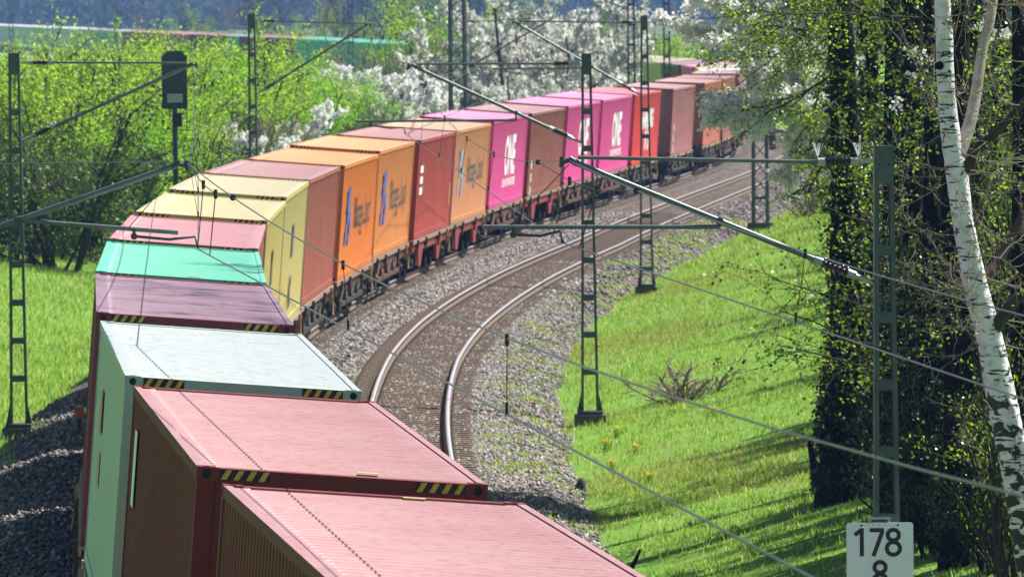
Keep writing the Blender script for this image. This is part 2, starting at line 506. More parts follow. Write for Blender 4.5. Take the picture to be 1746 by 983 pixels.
# ------------------------------------------------------------------ tracks
def rail_mesh(sfun, y0, y1, lift):
    yv = np.concatenate([np.arange(y0, 60, 4.0), np.arange(max(y0, 60), 420, 1.5), np.arange(420, y1, 8.0)])
    prof = [(-.036, 0), (.036, 0), (.036, -.04), (.012, -.05), (.012, -.135), (.07, -.16), (.07, -.172), (-.07, -.172), (-.07, -.16), (-.012, -.135), (-.012, -.05), (-.036, -.04)]
    n = len(prof); V = []; F = []; MI = []
    for q, yy in enumerate(yv):
        M = frame(yy, 0, 0); so = sfun(yy)
        for p in prof: V.append(M @ Vector((so[0]+p[0]+so[1], 0, p[1]+lift)) - Vector((0, 0, 0)))
    # second track sits level with the first: undo the slope between tracks
    V = np.array([tuple(v) for v in V]).reshape(len(yv), n, 3)
    for q, yy in enumerate(yv): V[q, :, 2] += math.sin(cant(yy))*sfun(yy)[0]
    V = V.reshape(-1, 3)
    for q in range(len(yv)-1):
        for k in range(n):
            k2 = (k+1) % n; F.append((q*n+k, q*n+k2, (q+1)*n+k2, (q+1)*n+k)); MI.append(1 if k == 0 else 0)
    me = np_mesh('rail', V, np.array(F), [MAT['rail_side'], MAT['rail_top']])
    me.polygons.foreach_set('material_index', MI); me.update()
    return me


def sleeper_mesh():
    m = MB(); m.prism([(-1.3, 0), (1.3, 0), (1.3, .12), (1.2, .17), (.5, .15), (-.5, .15), (-1.2, .17), (-1.3, .12)], 'y', -.13, .13)
    for s_ in (-1, 1):
        for q in (-.085, .085): m.cbox((s_*.75+q, 0, .185), (.05, .1, .03))
    return m.mesh('sleeper', MAT['sleeper'])


SLM = sleeper_mesh()
for track, sf in (('a', lambda y: (0.0, 0.0)), ('b', lambda y: (float(sep(y)), 0.0))):
    root = empty('railway_track', loc=(0, 0, 0)); root['kind'] = 'structure'
    for q in (-.7535, .7535):
        link('rail', rail_mesh(lambda y, q=q: (sf(y)[0], q), -40, 1290, 0.0), root)
    lo, hi = (112, 260) if track == 'b' else (150, 215)
    stuff_v, stuff_f = [], []
    yy = -38.0 if track == 'b' else -38.0
    cnt = 0
    sv = np.array([v.co[:] for v in SLM.vertices])
    while yy < 470:
        M = frame(yy, 0, 0); so = sf(yy)[0]
        base = M @ Vector((so, 0, -.172-.175)); base.z += math.sin(cant(yy))*so
        MM = M.copy(); MM.translation = base
        if lo < yy < hi and cnt < 290:
            o = link('sleeper', SLM, root); o.matrix_local = MM; cnt += 1
        elif yy > 30:
            w = np.array(MM.to_3x3()) @ np.array([[-1.3, -.13, .165], [1.3, -.13, .165], [1.3, .13, .165], [-1.3, .13, .165]]).T
            w = w.T + np.array(base); k = len(stuff_v)*4; stuff_v.append(w); stuff_f.append((k, k+1, k+2, k+3))
        yy += .6
    so = link('far_sleepers', np_mesh('far_sleepers', np.concatenate(stuff_v), np.array(stuff_f), MAT['sleeper']), root); so['kind'] = 'stuff'


# ------------------------------------------------------------------ loose ballast stones
def scatter_stones(name, n, yr, srange, zf, mat, smin, smax, ybias=1.0):
    yv = yr[0]+(yr[1]-yr[0])*rng.random(n)**ybias; sv_ = srange[0]+(srange[1]-srange[0])*rng.random(n)
    x = Xc(yv)+sv_; z = zf(x, yv)
    octa = np.array([[1, 0, 0], [-1, 0, 0], [0, 1, 0], [0, -1, 0], [0, 0, 1], [0, 0, -1]], float)
    of = np.array([[0, 2, 4], [2, 1, 4], [1, 3, 4], [3, 0, 4], [2, 0, 5], [1, 2, 5], [3, 1, 5], [0, 3, 5]])
    size = smin+(smax-smin)*rng.random(n)**2
    P = octa[None]*size[:, None, None]*(.55+.7*rng.random((n, 6, 1)))
    P += (rng.random((n, 6, 3))-.5)*size[:, None, None]*.5
    a = rng.random(n)*6.28; ca, sa = np.cos(a), np.sin(a)
    X = P[..., 0]*ca[:, None]-P[..., 1]*sa[:, None]; Y = P[..., 0]*sa[:, None]+P[..., 1]*ca[:, None]
    V = np.stack([X+x[:, None], Y+yv[:, None], P[..., 2]*.8+z[:, None]+size[:, None]*.25], -1).reshape(-1, 3)
    F = (of[None]+np.arange(n)[:, None, None]*6).reshape(-1, 3)
    o = link(name, np_mesh(name, V, F, mat)); o['kind'] = 'stuff'; return o


def stone_mat():
    m, nt, out = new_mat('ballast_stones'); b = nt.nodes.new('ShaderNodeBsdfPrincipled')
    g_ = nt.nodes.new('ShaderNodeNewGeometry')
    nt.links.new(ramp(nt, g_.outputs['Random Per Island'], [(0, (.04, .035, .032)), (.35, (.11, .095, .085)), (.7, (.22, .195, .18)), (1, (.42, .40, .385))]), b.inputs['Base Color'])
    b.inputs['Roughness'].default_value = .75; nt.links.new(b.outputs[0], out.inputs[0]); return m


SM = stone_mat()
SMB = SM.copy(); SMB.name = 'brown_and_shade_stones'
_e = [n for n in SMB.node_tree.nodes if n.type == 'VALTORGB'][0].color_ramp.elements
for _q, _c in zip(_e, ((.03, .026, .023), (.09, .078, .068), (.17, .15, .135), (.36, .34, .32))): _q.color = (*_c, 1)
scatter_stones('ballast_gravel', 42000, (95, 190), (4.9, 7.9), ballast_z, SM, .025, .06, 1.2)
scatter_stones('ballast_gravel', 16000, (150, 260), (1.4, 3.3), ballast_z, SM, .03, .07, 1.2)
scatter_stones('ballast_gravel', 34000, (110, 215), (2.3, 6.0), lambda x, y: ballast_z(x, y)-.008, SMB, .035, .06, 1.2)
scatter_stones('ballast_gravel', 14000, (140, 260), (.82, 1.6), ballast_z, SMB, .03, .06, 1.1)
scatter_stones('ballast_gravel', 9000, (95, 150), (-3.9, -1.3), ballast_z, SMB, .03, .07)  # darker stones: shade beside the train put into their colour
scatter_stones('ballast_gravel', 9000, (190, 320), (5.3, 9.4), ballast_z, SM, .04, .09)

# ------------------------------------------------------------------ containers
CL, CW, CH = 12.19, 2.438, 2.896


def corr_stations(L, pitch, depth, narrow=False):
    """trapezoid wave stations (pos, offset) along -L/2..L/2"""
    n = max(2, int(round(L/pitch))); p = L/n; out_ = []
    for i in range(n):
        q = -L/2+i*p
        out_ += [(q, 0), (q+p*.50, 0), (q+p*.60, depth), (q+p*.86, depth)] if narrow else [(q, 0), (q+p*.30, 0), (q+p*.5, depth), (q+p*.80, depth)]
    out_.append((L/2, 0))
    return out_


def roof_mesh(mat, pitch=.30, depth=.07):
    st = corr_stations(CL-.34, pitch, depth, True); xs = [-1.15, -1.06, -1.0, 1.0, 1.06, 1.15]
    V = []; F = []
    for (yq, d) in st:
        for j, xq in enumerate(xs):
            V.append((xq, yq, (0 if j in (0, 1, 4, 5) else -d)-.004))
    n = len(xs)
    for i in range(len(st)-1):
        for j in range(n-1): F.append((i*n+j, i*n+j+1, (i+1)*n+j+1, (i+1)*n+j))
    return np_mesh('roof_panel', V, np.array(F), mat)


def side_mesh(mat, sgn, pitch=.278, depth=.05, L=CL-.36, z0=.16, z1=CH-.11):
    st = corr_stations(L, pitch, depth); zs = [z0, z0+.04, z1-.04, z1]
    V = []; F = []
    for (yq, d) in st:
        for j, zq in enumerate(zs):
            V.append((sgn*(CW/2-.012-(d if j in (1, 2) else 0)), yq, zq))
    for i in range(len(st)-1):
        for j in range(3):
            q = (i*4+j, i*4+j+1, (i+1)*4+j+1, (i+1)*4+j)
            F.append(q if sgn < 0 else q[::-1])
    return np_mesh('side_wall', V, np.array(F), mat)


def end_mesh(mat, yq, sgn):
    st = corr_stations(CW-.3, .26, .045); V = []; F = []
    for (xq, d) in st:
        for zq in (.16, CH-.13): V.append((xq, yq-sgn*(.02+d), zq))
    for i in range(len(st)-1): F.append((i*2, i*2+1, i*2+3, i*2+2))
    return np_mesh('end_wall', V, np.array(F), mat)


def casting_mesh(mat, sx, sy, sz):
    """corner casting with its oval lashing holes recessed; local origin at the outer corner"""
    m = MB(); w, l, h = .162, .178, .118
    def face(o, u, v, nrm, a, b):
        o, u, v, nrm = map(Vector, (o, u, v, nrm)); c = o+u*a/2+v*b/2
        outer = [o, o+u*a, o+u*a+v*b, o+v*b]; ring = []
        for k in range(8):
            t = math.pi/4*k+math.pi/8; ring.append(c+u*math.cos(t)*a*.24+v*math.sin(t)*b*.34)
        inn = [r-nrm*.03 for r in ring]
        vs = outer+ring+inn; fs = []
        # ring indices: k=0,1 (first quadrant ++), 2,3 (-+), 4,5 (--), 6,7 (+-)
        q = [2, 2, 3, 3, 0, 0, 1, 1]
        for k in range(8):
            k2 = (k+1) % 8
            fs.append((4+k, q[k], 4+k2) if q[k] == q[k2] else (4+k, q[k], q[k2], 4+k2))
        for k in range(8): fs.append((4+k, 4+(k+1) % 8, 12+(k+1) % 8, 12+k))
        fs2 = [tuple(range(12, 20))]
        m.add(vs, fs, 0); b_ = len(m.v)-20; m.f.append(tuple(i+b_ for i in range(12, 20))); m.mi.append(1); m.sm.append(False)
    face((0, 0, 0), (-sx, 0, 0), (0, 0, -sz), (0, sy, 0), w, h)
    face((0, 0, 0), (0, -sy, 0), (0, 0, -sz), (sx, 0, 0), l, h)
    face((0, 0, 0), (-sx, 0, 0), (0, -sy, 0), (0, 0, sz), w, l)
    m.add([(-sx*w, 0, 0), (-sx*w, -sy*l, 0), (-sx*w, -sy*l, -sz*h), (-sx*w, 0, -sz*h), (0, -sy*l, 0), (0, -sy*l, -sz*h), (0, 0, -sz*h)],
          [(0, 1, 2, 3), (1, 4, 5, 2), (3, 2, 5, 6)])
    me = bpy.data.meshes.new('corner_casting'); me.from_pydata(m.v, [], m.f); me.materials.append(mat); me.materials.append(MAT['black'])
    me.polygons.foreach_set('material_index', m.mi); me.update(); return me


def hazard(parent, x0, x1, yq, sgn, z):
    w = x1-x0
    pl = MB().box(x0, x1, yq, yq-sgn*.006, z-.085, z).build('hazard_panel', MAT['black'], parent)
    m = MB(); n = 4; st = w/n
    for k in range(n):
        a = x0+k*st+.01; b = a+st*.45; sk = st*.42
        y_ = yq-sgn*.009
        m.add([(a, y_, z-.083), (b, y_, z-.083), (min(b+sk, x1), y_, z-.002), (min(a+sk, x1), y_, z-.002)], [(0, 1, 2, 3)])
    m.build('stripe', MAT['yellow'], pl)


_font_cache = {}
def text_mesh(body, size, mat, bold=0.0):
    cu = bpy.data.curves.new('t', 'FONT'); cu.body = body; cu.size = size; cu.offset = bold; cu.align_x = 'CENTER'; cu.resolution_u = 3; cu.space_line = .85
    o = bpy.data.objects.new('t', cu); COL.objects.link(o)
    dg = bpy.context.evaluated_depsgraph_get(); dg.update()
    me = bpy.data.meshes.new_from_object(o.evaluated_get(dg)); bpy.data.objects.remove(o); me.materials.clear(); me.materials.append(mat)
    return me


def side_sign(parent, name, me, yq, zq, sgn=1, off=.008):
    """put a flat mesh (x right, y up) on the side wall"""
    o = link(name, me, parent); x = sgn*(CW/2+off)
    if sgn > 0: o.matrix_local = Matrix(((0, 0, 1, x), (1, 0, 0, yq), (0, 1, 0, zq), (0, 0, 0, 1)))
    else: o.matrix_local = Matrix(((0, 0, -1, x), (-1, 0, 0, yq), (0, 1, 0, zq), (0, 0, 0, 1)))
    return o


def container(M, key, pk, label, group, full=True, smooth=False, doors=False, hz=True, cat='container'):
    root = empty(key, M); tag(root, label, cat, group)
    mt = PM[pk]
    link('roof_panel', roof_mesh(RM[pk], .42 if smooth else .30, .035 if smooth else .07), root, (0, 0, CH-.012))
    for s_ in (-1, 1): link('side_wall', side_mesh(mt, s_, .52 if smooth else .278, .014 if smooth else .05), root)
    for s_ in (-1, 1):
        if doors and s_ < 0:
            for q in (-1, 1):
                d = MB()
                d.box(q*.01, q*1.09, -CL/2+.02, -CL/2+.06, .17, CH-.14)
                dd = d.build('door', mt, root)
                for xx in (.28, .80):
                    MB().tube([(q*xx, -CL/2-.005, .14), (q*xx, -CL/2-.005, CH-.1)], .018, 6).build('locking_bar', MAT['galv'], dd)
        else: link('end_wall', end_mesh(mt, s_*CL/2, s_), root)
    for s_ in (-1, 1):
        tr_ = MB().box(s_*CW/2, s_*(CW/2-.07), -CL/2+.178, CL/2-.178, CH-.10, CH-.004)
        tr_.mi = [1 if all(abs(tr_.v[i][2]-(CH-.004)) < 1e-6 for i in f) else 0 for f in tr_.f]  # top face takes the paler roof colour, sky sheen included
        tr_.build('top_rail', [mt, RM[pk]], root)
        MB().box(s_*CW/2, s_*(CW/2-.06), -CL/2+.178, CL/2-.178, 0.02, .17).build('bottom_rail', mt, root)
        MB().box(-CW/2+.162, CW/2-.162, s_*CL/2, s_*(CL/2-.17), CH-.13, CH-.008).build('end_header', mt, root)
        MB().box(-CW/2+.162, CW/2-.162, s_*CL/2, s_*(CL/2-.12), .015, .17).build('end_sill', mt, root)
    for sx in (-1, 1):
        for sy in (-1, 1):
            MB().box(sx*(CW/2-.003), sx*(CW/2-.15), sy*(CL/2-.003), sy*(CL/2-.16), .118, CH-.118).build('corner_post', mt, root)
            for sz in (-1, 1):
                if sz < 0 and not full: continue
                link('corner_casting', casting_mesh(mt, sx, sy, sz), root, (sx*CW/2, sy*CL/2, CH if sz > 0 else 0))
    if hz:
        hazard(root, -CW/2+.19, -CW/2+.19+.42, -CL/2, 1, CH-.014); hazard(root, CW/2-.61, CW/2-.19, -CL/2, 1, CH-.014)
    return root


def cont_matrix(k):
    x, y, ps, dz = NEAR[k]; ps = R(ps); cn = cant(y)
    if k >= 19: cn = R(4.7)*(1-(k-18)*.22)
    fw = Vector((math.sin(ps), math.cos(ps), 0)); rt = Vector((math.cos(ps)*math.cos(cn), -math.sin(ps)*math.cos(cn), -math.sin(cn))); u = rt.cross(fw)
    o = Vector((x, y, CAM_H-3.978+dz)) - u*CH
    return Matrix(((rt.x, fw.x, u.x, o.x), (rt.y, fw.y, u.y, o.y), (rt.z, fw.z, u.z, o.z), (0, 0, 0, 1)))


PM = {
 'maroon': paint('maroon_paint', (.17, .035, .030), 1, .6, .35, .3, .04, .12),
 'maroon2': paint('plum_maroon_paint', (.20, .04, .05), 2, .55, .45, .2, .08, .15),
 'grey': paint('pale_grey_paint', (.36, .46, .40), 3, .45, .25, .35, .1),
 'green': paint('mint_green_paint', (.04, .38, .23), 4, .4, .25, .1, .15),
 'rose': paint('faded_red_paint', (.40, .09, .09), 5, .42, .3, .15, .25),
 'cream': paint('cream_yellow_paint', (.52, .42, .14), 6, .42, .22, .12, .08),
 'cream2': paint('cream_yellow_paint_worn', (.49, .41, .15), 7, .42, .3, .2, .08),
 'brown': paint('red_brown_paint', (.31, .085, .06), 8, .5, .4, .3, .12, .2),
 'orange': paint('bright_orange_paint', (.66, .17, .03), 9, .4, .25, .2, .06),
 'orange2': paint('dull_orange_paint', (.60, .20, .05), 10, .45, .5, .4, .12),
 'red': paint('oxide_red_paint', (.36, .055, .045), 11, .5, .4, .3, .08, .2),
 'orange3': paint('faded_orange_paint', (.55, .22, .09), 12, .48, .5, .4, .15),
 'pink': paint('magenta_paint', (.64, .07, .27), 13, .38, .2, .08, .06),
 'umber': paint('brown_paint', (.25, .08, .055), 14, .5, .4, .25, .12, .2),
 'scarlet': paint('scarlet_paint', (.62, .04, .045), 15, .4, .2, .1, .06),
 'mauve': paint('faded_maroon_paint', (.33, .12, .115), 16, .5, .3, .2, .15, .2),
 'rust': paint('rust_orange_paint', (.45, .12, .065), 17, .5, .4, .3, .1, .2),
 'white': paint('off_white_paint', (.55, .57, .56), 18, .4, .2, .1, .05),
 'black': paint('dark_maroon_paint', (.10, .03, .035), 19, .45, .3, .2, .1),
}
# roofs paler: sky sheen and chalky fading put into the colour
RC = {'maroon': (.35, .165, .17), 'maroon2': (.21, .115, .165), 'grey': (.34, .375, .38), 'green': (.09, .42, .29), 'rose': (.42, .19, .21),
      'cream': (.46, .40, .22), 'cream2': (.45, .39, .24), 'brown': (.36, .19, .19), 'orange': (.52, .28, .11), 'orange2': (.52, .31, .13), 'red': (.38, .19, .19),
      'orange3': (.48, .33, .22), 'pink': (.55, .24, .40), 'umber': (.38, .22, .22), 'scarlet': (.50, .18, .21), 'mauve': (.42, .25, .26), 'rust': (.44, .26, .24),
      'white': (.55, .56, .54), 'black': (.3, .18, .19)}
RM = {k: paint('chalk_sheen_roof_' + PM[k].name, c, 30+i, .42, .95, .6, .16) for i, (k, c) in enumerate(RC.items())}


SPEC = {
 1: ('maroon', 'maroon container with strongly ribbed roof cut off by the bottom edge'),
 2: ('maroon', 'maroon container just in front of the pale grey one, dotted wire shadow over its roof'),
 3: ('grey', 'pale grey container with rusty corners and greenish shaded side'),
 4: ('maroon2', 'purplish maroon container with branch shadows over its roof behind the pale grey one'),
 5: ('green', 'mint green container between a maroon and a rose red one'),
 6: ('rose', 'rose red roofed container between the green one and the cream ones'),
 7: ('cream', 'nearer of two cream yellow containers with black letters down the side'),
 8: ('cream2', 'second cream yellow container touching the red brown one behind it'),
 9: ('brown', 'plain red brown container between the cream and the bright orange one'),
 10: ('orange', 'bright orange container with deep blue emblem next to the plain red brown one'),
 11: ('orange2', 'rust streaked orange container with blue emblem in front of the oxide red one'),
 12: ('red', 'oxide red container with small white label high on its side'),
 13: ('orange3', 'faded orange container with pale blue emblem beside the first magenta one'),
 14: ('pink', 'magenta container with big white letters between faded orange and brown containers'),
 15: ('umber', 'plain brown container between two magenta ones'),
 16: ('pink', 'magenta container half hidden by the ladder mast, just behind the brown one'),
 17: ('pink', 'magenta container directly in front of the scarlet one'),
 18: ('scarlet', 'scarlet container with two short rows of white letters'),
 19: ('mauve', 'faded maroon container with dark locking bar end facing a gap behind the scarlet one'),
 20: ('rust', 'rust orange container with dark end after the faded maroon one'),
 21: ('brown', 'red brown container joined behind the rust orange one'),
 22: ('mauve', 'dull maroon container at the far bend behind blossom twigs'),
}
conts = {}
for k in sorted(SPEC):
    c_, lab = SPEC[k]
    conts[k] = container(cont_matrix(k), 'shipping_container', c_, lab, 'containers in one long freight train', full=(k < 14), smooth=(k == 3), doors=(k in (1, 4, 6, 9, 12, 19, 20, 22)), hz=(k < 13))

EMB = MB()
for (a, b, c, d) in (((-.55, -.7), (-.25, -.7), (.05, .1), (-.25, .1)), ((-.2, 0), (.1, 0), (.4, .75), (.1, .75)), ((-.3, -.15), (.45, -.15), (.52, .12), (-.22, .12)), ((.1, -.7), (.38, -.7), (.62, -.1), (.36, -.1)), ((-.45, .12), (-.15, .12), (.02, .7), (-.27, .7))):
    b0 = len(EMB.v); EMB.add([(p[0]*1.5, p[1], .0008*b0) for p in (a, b, c, d)], [(0, 1, 2, 3)])
for k, lm in ((10, 'blue'), (11, 'blue'), (13, 'paleblue')):
    side_sign(conts[k], 'emblem', EMB.mesh('emblem', MAT[lm]), -3.9, 1.55)
    conts_t = side_sign(conts[k], 'lettering', text_mesh('Hapag-Lloyd', 1.12, MAT['navy'], .012), 1.2, 1.2)
for k in (14, 16, 17):
    side_sign(conts[k], 'lettering', text_mesh('ONE', 1.75, MAT['white'], .07), .2, 1.05)
    side_sign(conts[k], 'small_lettering', text_mesh('OCEAN NETWORK EXPRESS', .36, MAT['white'], .012), .2, .62)
for k in (7, 8):
    side_sign(conts[k], 'lettering', text_mesh('m\nsc', 1.3, MAT['navy'], .06), -1.2, 1.55)
side_sign(conts[18], 'lettering', text_mesh('HAMBURG\nS\u00dcD', 1.05, MAT['white'], .05), .3, 1.45)
for k, (yy, zz, w, h, m_) in {12: (-4.9, 2.1, .9, .35, 'white'), 15: (-5.2, 1.2, .30, .5, 'white'), 19: (-5.0, 1.3, .25, .5, 'white')}.items():
    mm = MB()
    for j in range(3): mm.add([(-w/2, -h/2-j*h*.9, 0), (w/2, -h/2-j*h*.9, 0), (w/2, -h/2-j*h*.9+h*.6, 0), (-w/2, -h/2-j*h*.9+h*.6, 0)], [(0, 1, 2, 3)])
    side_sign(conts[k], 'placard', mm.mesh('placard', MAT[m_]), yy, zz)
mm = MB(); mm.add([(-.2, -.35, 0), (.2, -.35, 0), (.2, .35, 0), (-.2, .35, 0)], [(0, 1, 2, 3)])
side_sign(conts[12], 'placard', mm.mesh('placard', MAT['lever']), 5.3, 1.0)
# marks on the shaded left sides of the nearest ones
for k, yy, zz, w, h, m_ in ((2, 4.7, 2.15, .5, .75, 'white'), (2, 4.7, .92, .35, .13, 'white'), (2, 4.6, .55, .35, .2, 'white'), (2, 4.6, .2, .35, .2, 'white'), (1, 5.2, 1.55, .25, .12, 'white'), (1, 5.2, 1.35, .18, .5, 'white'), (3, 2.5, 2.0, .8, .5, 'redmark'), (3, 2.3, 1.35, .6, .4, 'redmark')):
    mm = MB(); mm.add([(-w/2, -h/2, 0), (w/2, -h/2, 0), (w/2, h/2, 0), (-w/2, h/2, 0)], [(0, 1, 2, 3)])
    side_sign(conts[k], 'placard', mm.mesh('placard', MAT[m_]), yy, zz, -1)
# roof labels
for k, xs_, ys_ in ((2, .25, -5.6), (1, .3, 5.75), (5, .2, -5.6), (5, .3, 5.6)):
    MB().box(xs_-.09, xs_+.09, ys_-.05, ys_+.05, CH, CH+.004).build('roof_label', PM['cream'], conts[k])


# the far half of the train
FARC = {}
y_ = NEAR[22][1]; far_list = []
while y_ < 1215:
    y_ += 13.7*math.cos(psi_at(y_)); far_list.append(y_)


def far_color(y):
    for a, b, c in ((0, 372, 'white'), (372, 386, 'cream'), (386, 398, 'pink'), (398, 409, 'black'), (409, 475, 'cream2'), (475, 488, 'maroon2'), (488, 545, 'brown'), (545, 562, 'green'), (562, 592, 'rose'), (592, 700, 'green'), (700, 745, 'maroon'), (745, 770, 'green'), (770, 800, 'maroon'), (800, 850, 'rose'), (850, 905, 'brown'), (905, 985, 'grey')):
        if a <= y < b: return c
    return 'white'


def simple_container_meshes(pk):
    mt = PM[pk]
    return [('roof_panel', MB().box(-1.17, 1.17, -CL/2+.1, CL/2-.1, CH-.05, CH-.006).mesh('roof_panel', RM[pk])),
            ('side_wall', side_mesh(mt, -1)), ('side_wall', side_mesh(mt, 1)),
            ('end_wall', end_mesh(mt, CL/2, 1)), ('end_wall', end_mesh(mt, -CL/2, -1)),
            ('frame', MB().box(-CW/2, -CW/2+.1, -CL/2, CL/2, CH-.12, CH).box(CW/2-.1, CW/2, -CL/2, CL/2, CH-.12, CH).box(-CW/2, -CW/2+.08, -CL/2, CL/2, 0, .16).box(CW/2-.08, CW/2, -CL/2, CL/2, 0, .16)
             .box(-CW/2, -CW/2+.14, -CL/2, -CL/2+.14, 0, CH-.002).box(CW/2-.14, CW/2, -CL/2, -CL/2+.14, 0, CH-.002).box(-CW/2, -CW/2+.14, CL/2-.14, CL/2, 0, CH-.002).box(CW/2-.14, CW/2, CL/2-.14, CL/2, 0, CH-.002).mesh('frame', mt))]


_names = {'white': 'white', 'cream': 'cream yellow', 'pink': 'pink roofed', 'black': 'dark maroon', 'maroon2': 'plum maroon', 'cream2': 'pale yellow', 'brown': 'red brown', 'green': 'mint green', 'rose': 'rose red', 'maroon': 'maroon', 'grey': 'pale grey'}
_fm = {}
for y_ in far_list:
    c_ = far_color(y_)
    if c_ not in _fm: _fm[c_] = simple_container_meshes(c_)
    root = empty('shipping_container', frame(y_, 0, 1.18))
    stretch = 'in the shaded stretch past the bend' if y_ < 545 else 'far off above the hedge'
    if y_ > 905: stretch = 'at the hazy distant end of the train'
    tag(root, '%s container %s' % (_names[c_], stretch), 'container', '%s containers %s' % (_names[c_], stretch))
    for nm, me in _fm[c_]: link(nm, me, root)


# ------------------------------------------------------------------ wagons
def wagon_meshes(style):
    fr = {'rust': MAT['rust_frame'], 'red': MAT['red_frame'], 'dark': MAT['bogie']}[style]
    P = []
    f = MB()
    f.box(-.35, .35, -6.2, 6.2, .78, 1.02)
    for yy in (-6.1, -5.0, -3.2, -1.6, 0, 1.6, 3.2, 5.0, 6.1): f.box(-1.15, 1.15, yy-.09, yy+.09, .84, 1.04)
    for s_ in (-1, 1):
        for a, b in ((-3.2, -1.6), (-1.6, 0), (0, 1.6), (1.6, 3.2)):
            f.bar((s_*.35, a, .9), (s_*1.15, b, .9), .09, .09)
    P.append(('frame', f.mesh('frame', fr), []))
    for s_ in (-1, 1):
        si = MB(); si.box(s_*1.10, s_*1.24, -6.3, 6.3, 1.04, 1.15)
        si.box(s_*1.11, s_*1.18, -5.6, 5.6, .78, 1.02, 1)
        P.append(('side_sill', si.mesh('side_sill', [MAT['sill'], fr]), []))
        tr = MB()
        if style == 'red':
            for yy in (-3.1, 3.1):
                q = -1 if yy < 0 else 1
                tr.prism([(yy-.9*1, 1.0), (yy+.9, 1.0), (yy+.35, .30), (yy-.35, .30)], 'x', s_*1.10, s_*1.19)
        else:
            for j, yy in enumerate((-3.4, -2.5, -1.5, -.5, .5, 1.5, 2.5, 3.4)):
                tr.bar((s_*1.17, yy-.4, .96 if j % 2 else .52), (s_*1.17, yy+.4, .52 if j % 2 else .96), .05, .10)
            tr.box(s_*1.14, s_*1.20, -3.8, 3.8, .42, .54)
            for yy in (-2.0, 1.1): tr.box(s_*.7, s_*1.12, yy, yy+.8, .38, .72)
        P.append(('truss', tr.mesh('truss', fr), []))
        for yy in (-5.0, -2.2, 2.2, 5.0):
            P.append(('spigot', MB().box(s_*1.20, s_*1.30, yy-.07, yy+.07, .90, 1.14).box(s_*1.22, s_*1.28, yy-.02, yy+.02, .72, .95).mesh('spigot', MAT['lever'] if yy > 4 else MAT['rust_frame']), []))
        P.append(('step', MB().tube([(s_*1.26, -5.9, .92), (s_*1.30, -5.9, .45), (s_*1.30, -5.55, .45), (s_*1.26, -5.55, .92)], .016, 6).mesh('step', MAT['bogie']), []))
        P.append(('step', MB().tube([(s_*1.26, 5.9, .92), (s_*1.30, 5.9, .45), (s_*1.30, 5.55, .45), (s_*1.26, 5.55, .92)], .016, 6).mesh('step', MAT['lever']), []))
    for yb in (-4.35, 4.35):
        bo = MB()
        for s_ in (-1, 1):
            bo.prism([(yb-1.35, .62), (yb-.9, .66), (yb-.45, .45), (yb+.45, .45), (yb+.9, .66), (yb+1.35, .62), (yb+1.35, .45), (yb+1.1, .38), (yb+.5, .28), (yb-.5, .28), (yb-1.1, .38), (yb-1.35, .45)], 'x', s_*.92, s_*1.05)
            for q in (-.9, .9):
                bo.cbox((s_*1.02, yb+q, .46), (.2, .34, .3)); bo.disc_x((s_*1.14, yb+q, .46), .10, .06, 12)
                for zz in range(4): bo.disc_x((s_*1.0, yb+q, .46), .01, .01, 4)
                bo.tube([(s_*1.03, yb+q-.22, .52), (s_*1.03, yb+q-.22, .74)], .07, 8); bo.tube([(s_*1.03, yb+q+.22, .52), (s_*1.03, yb+q+.22, .74)], .07, 8)
            bo.bar((s_*.6, yb-1.5, .45), (s_*.6, yb+1.5, .45), .06, .08)
        bo.cbox((0, yb, .6), (1.9, .4, .22))
        subs = []
        for q in (-.9, .9):
            for s_ in (-1, 1):
                w = MB(); n = 24
                w.disc_x((s_*.76, yb+q, .46), .46, .11, n); w.disc_x((s_*.69, yb+q, .46), .49, .035, n)
                w.disc_x((s_*.83, yb+q, .46), .15, .09, 12); 
                subs.append(('wheel', w.mesh('wheel', MAT['wheel'])))
            subs.append(('axle', MB().tube([(-.8, yb+q, .46), (.8, yb+q, .46)], .085, 10).mesh('axle', MAT['wheel'])))
        P.append(('bogie', bo.mesh('bogie', MAT['bogie']), subs))
    for e in (-1, 1):
        for s_ in (-1, 1):
            P.append(('buffer', MB().tube([(s_*.875, e*6.2, 1.0), (s_*.875, e*6.5, 1.0)], .09, 10).tube([(s_*.875, e*6.5, 1.0), (s_*.875, e*6.54, 1.0)], .22, 14).mesh('buffer', MAT['bogie']), []))
        P.append(('brake_hose', MB().tube([(.35, e*6.2, .85), (.38, e*6.45, .7), (.3, e*6.6, .5), (.15, e*6.7, .55)], .03, 6).mesh('brake_hose', MAT['black']), []))
    P.append(('headstock', MB().box(-1.2, 1.2, -6.3, -6.15, .78, 1.12).box(-1.2, 1.2, 6.15, 6.3, .78, 1.12).mesh('headstock', fr), []))
    return P


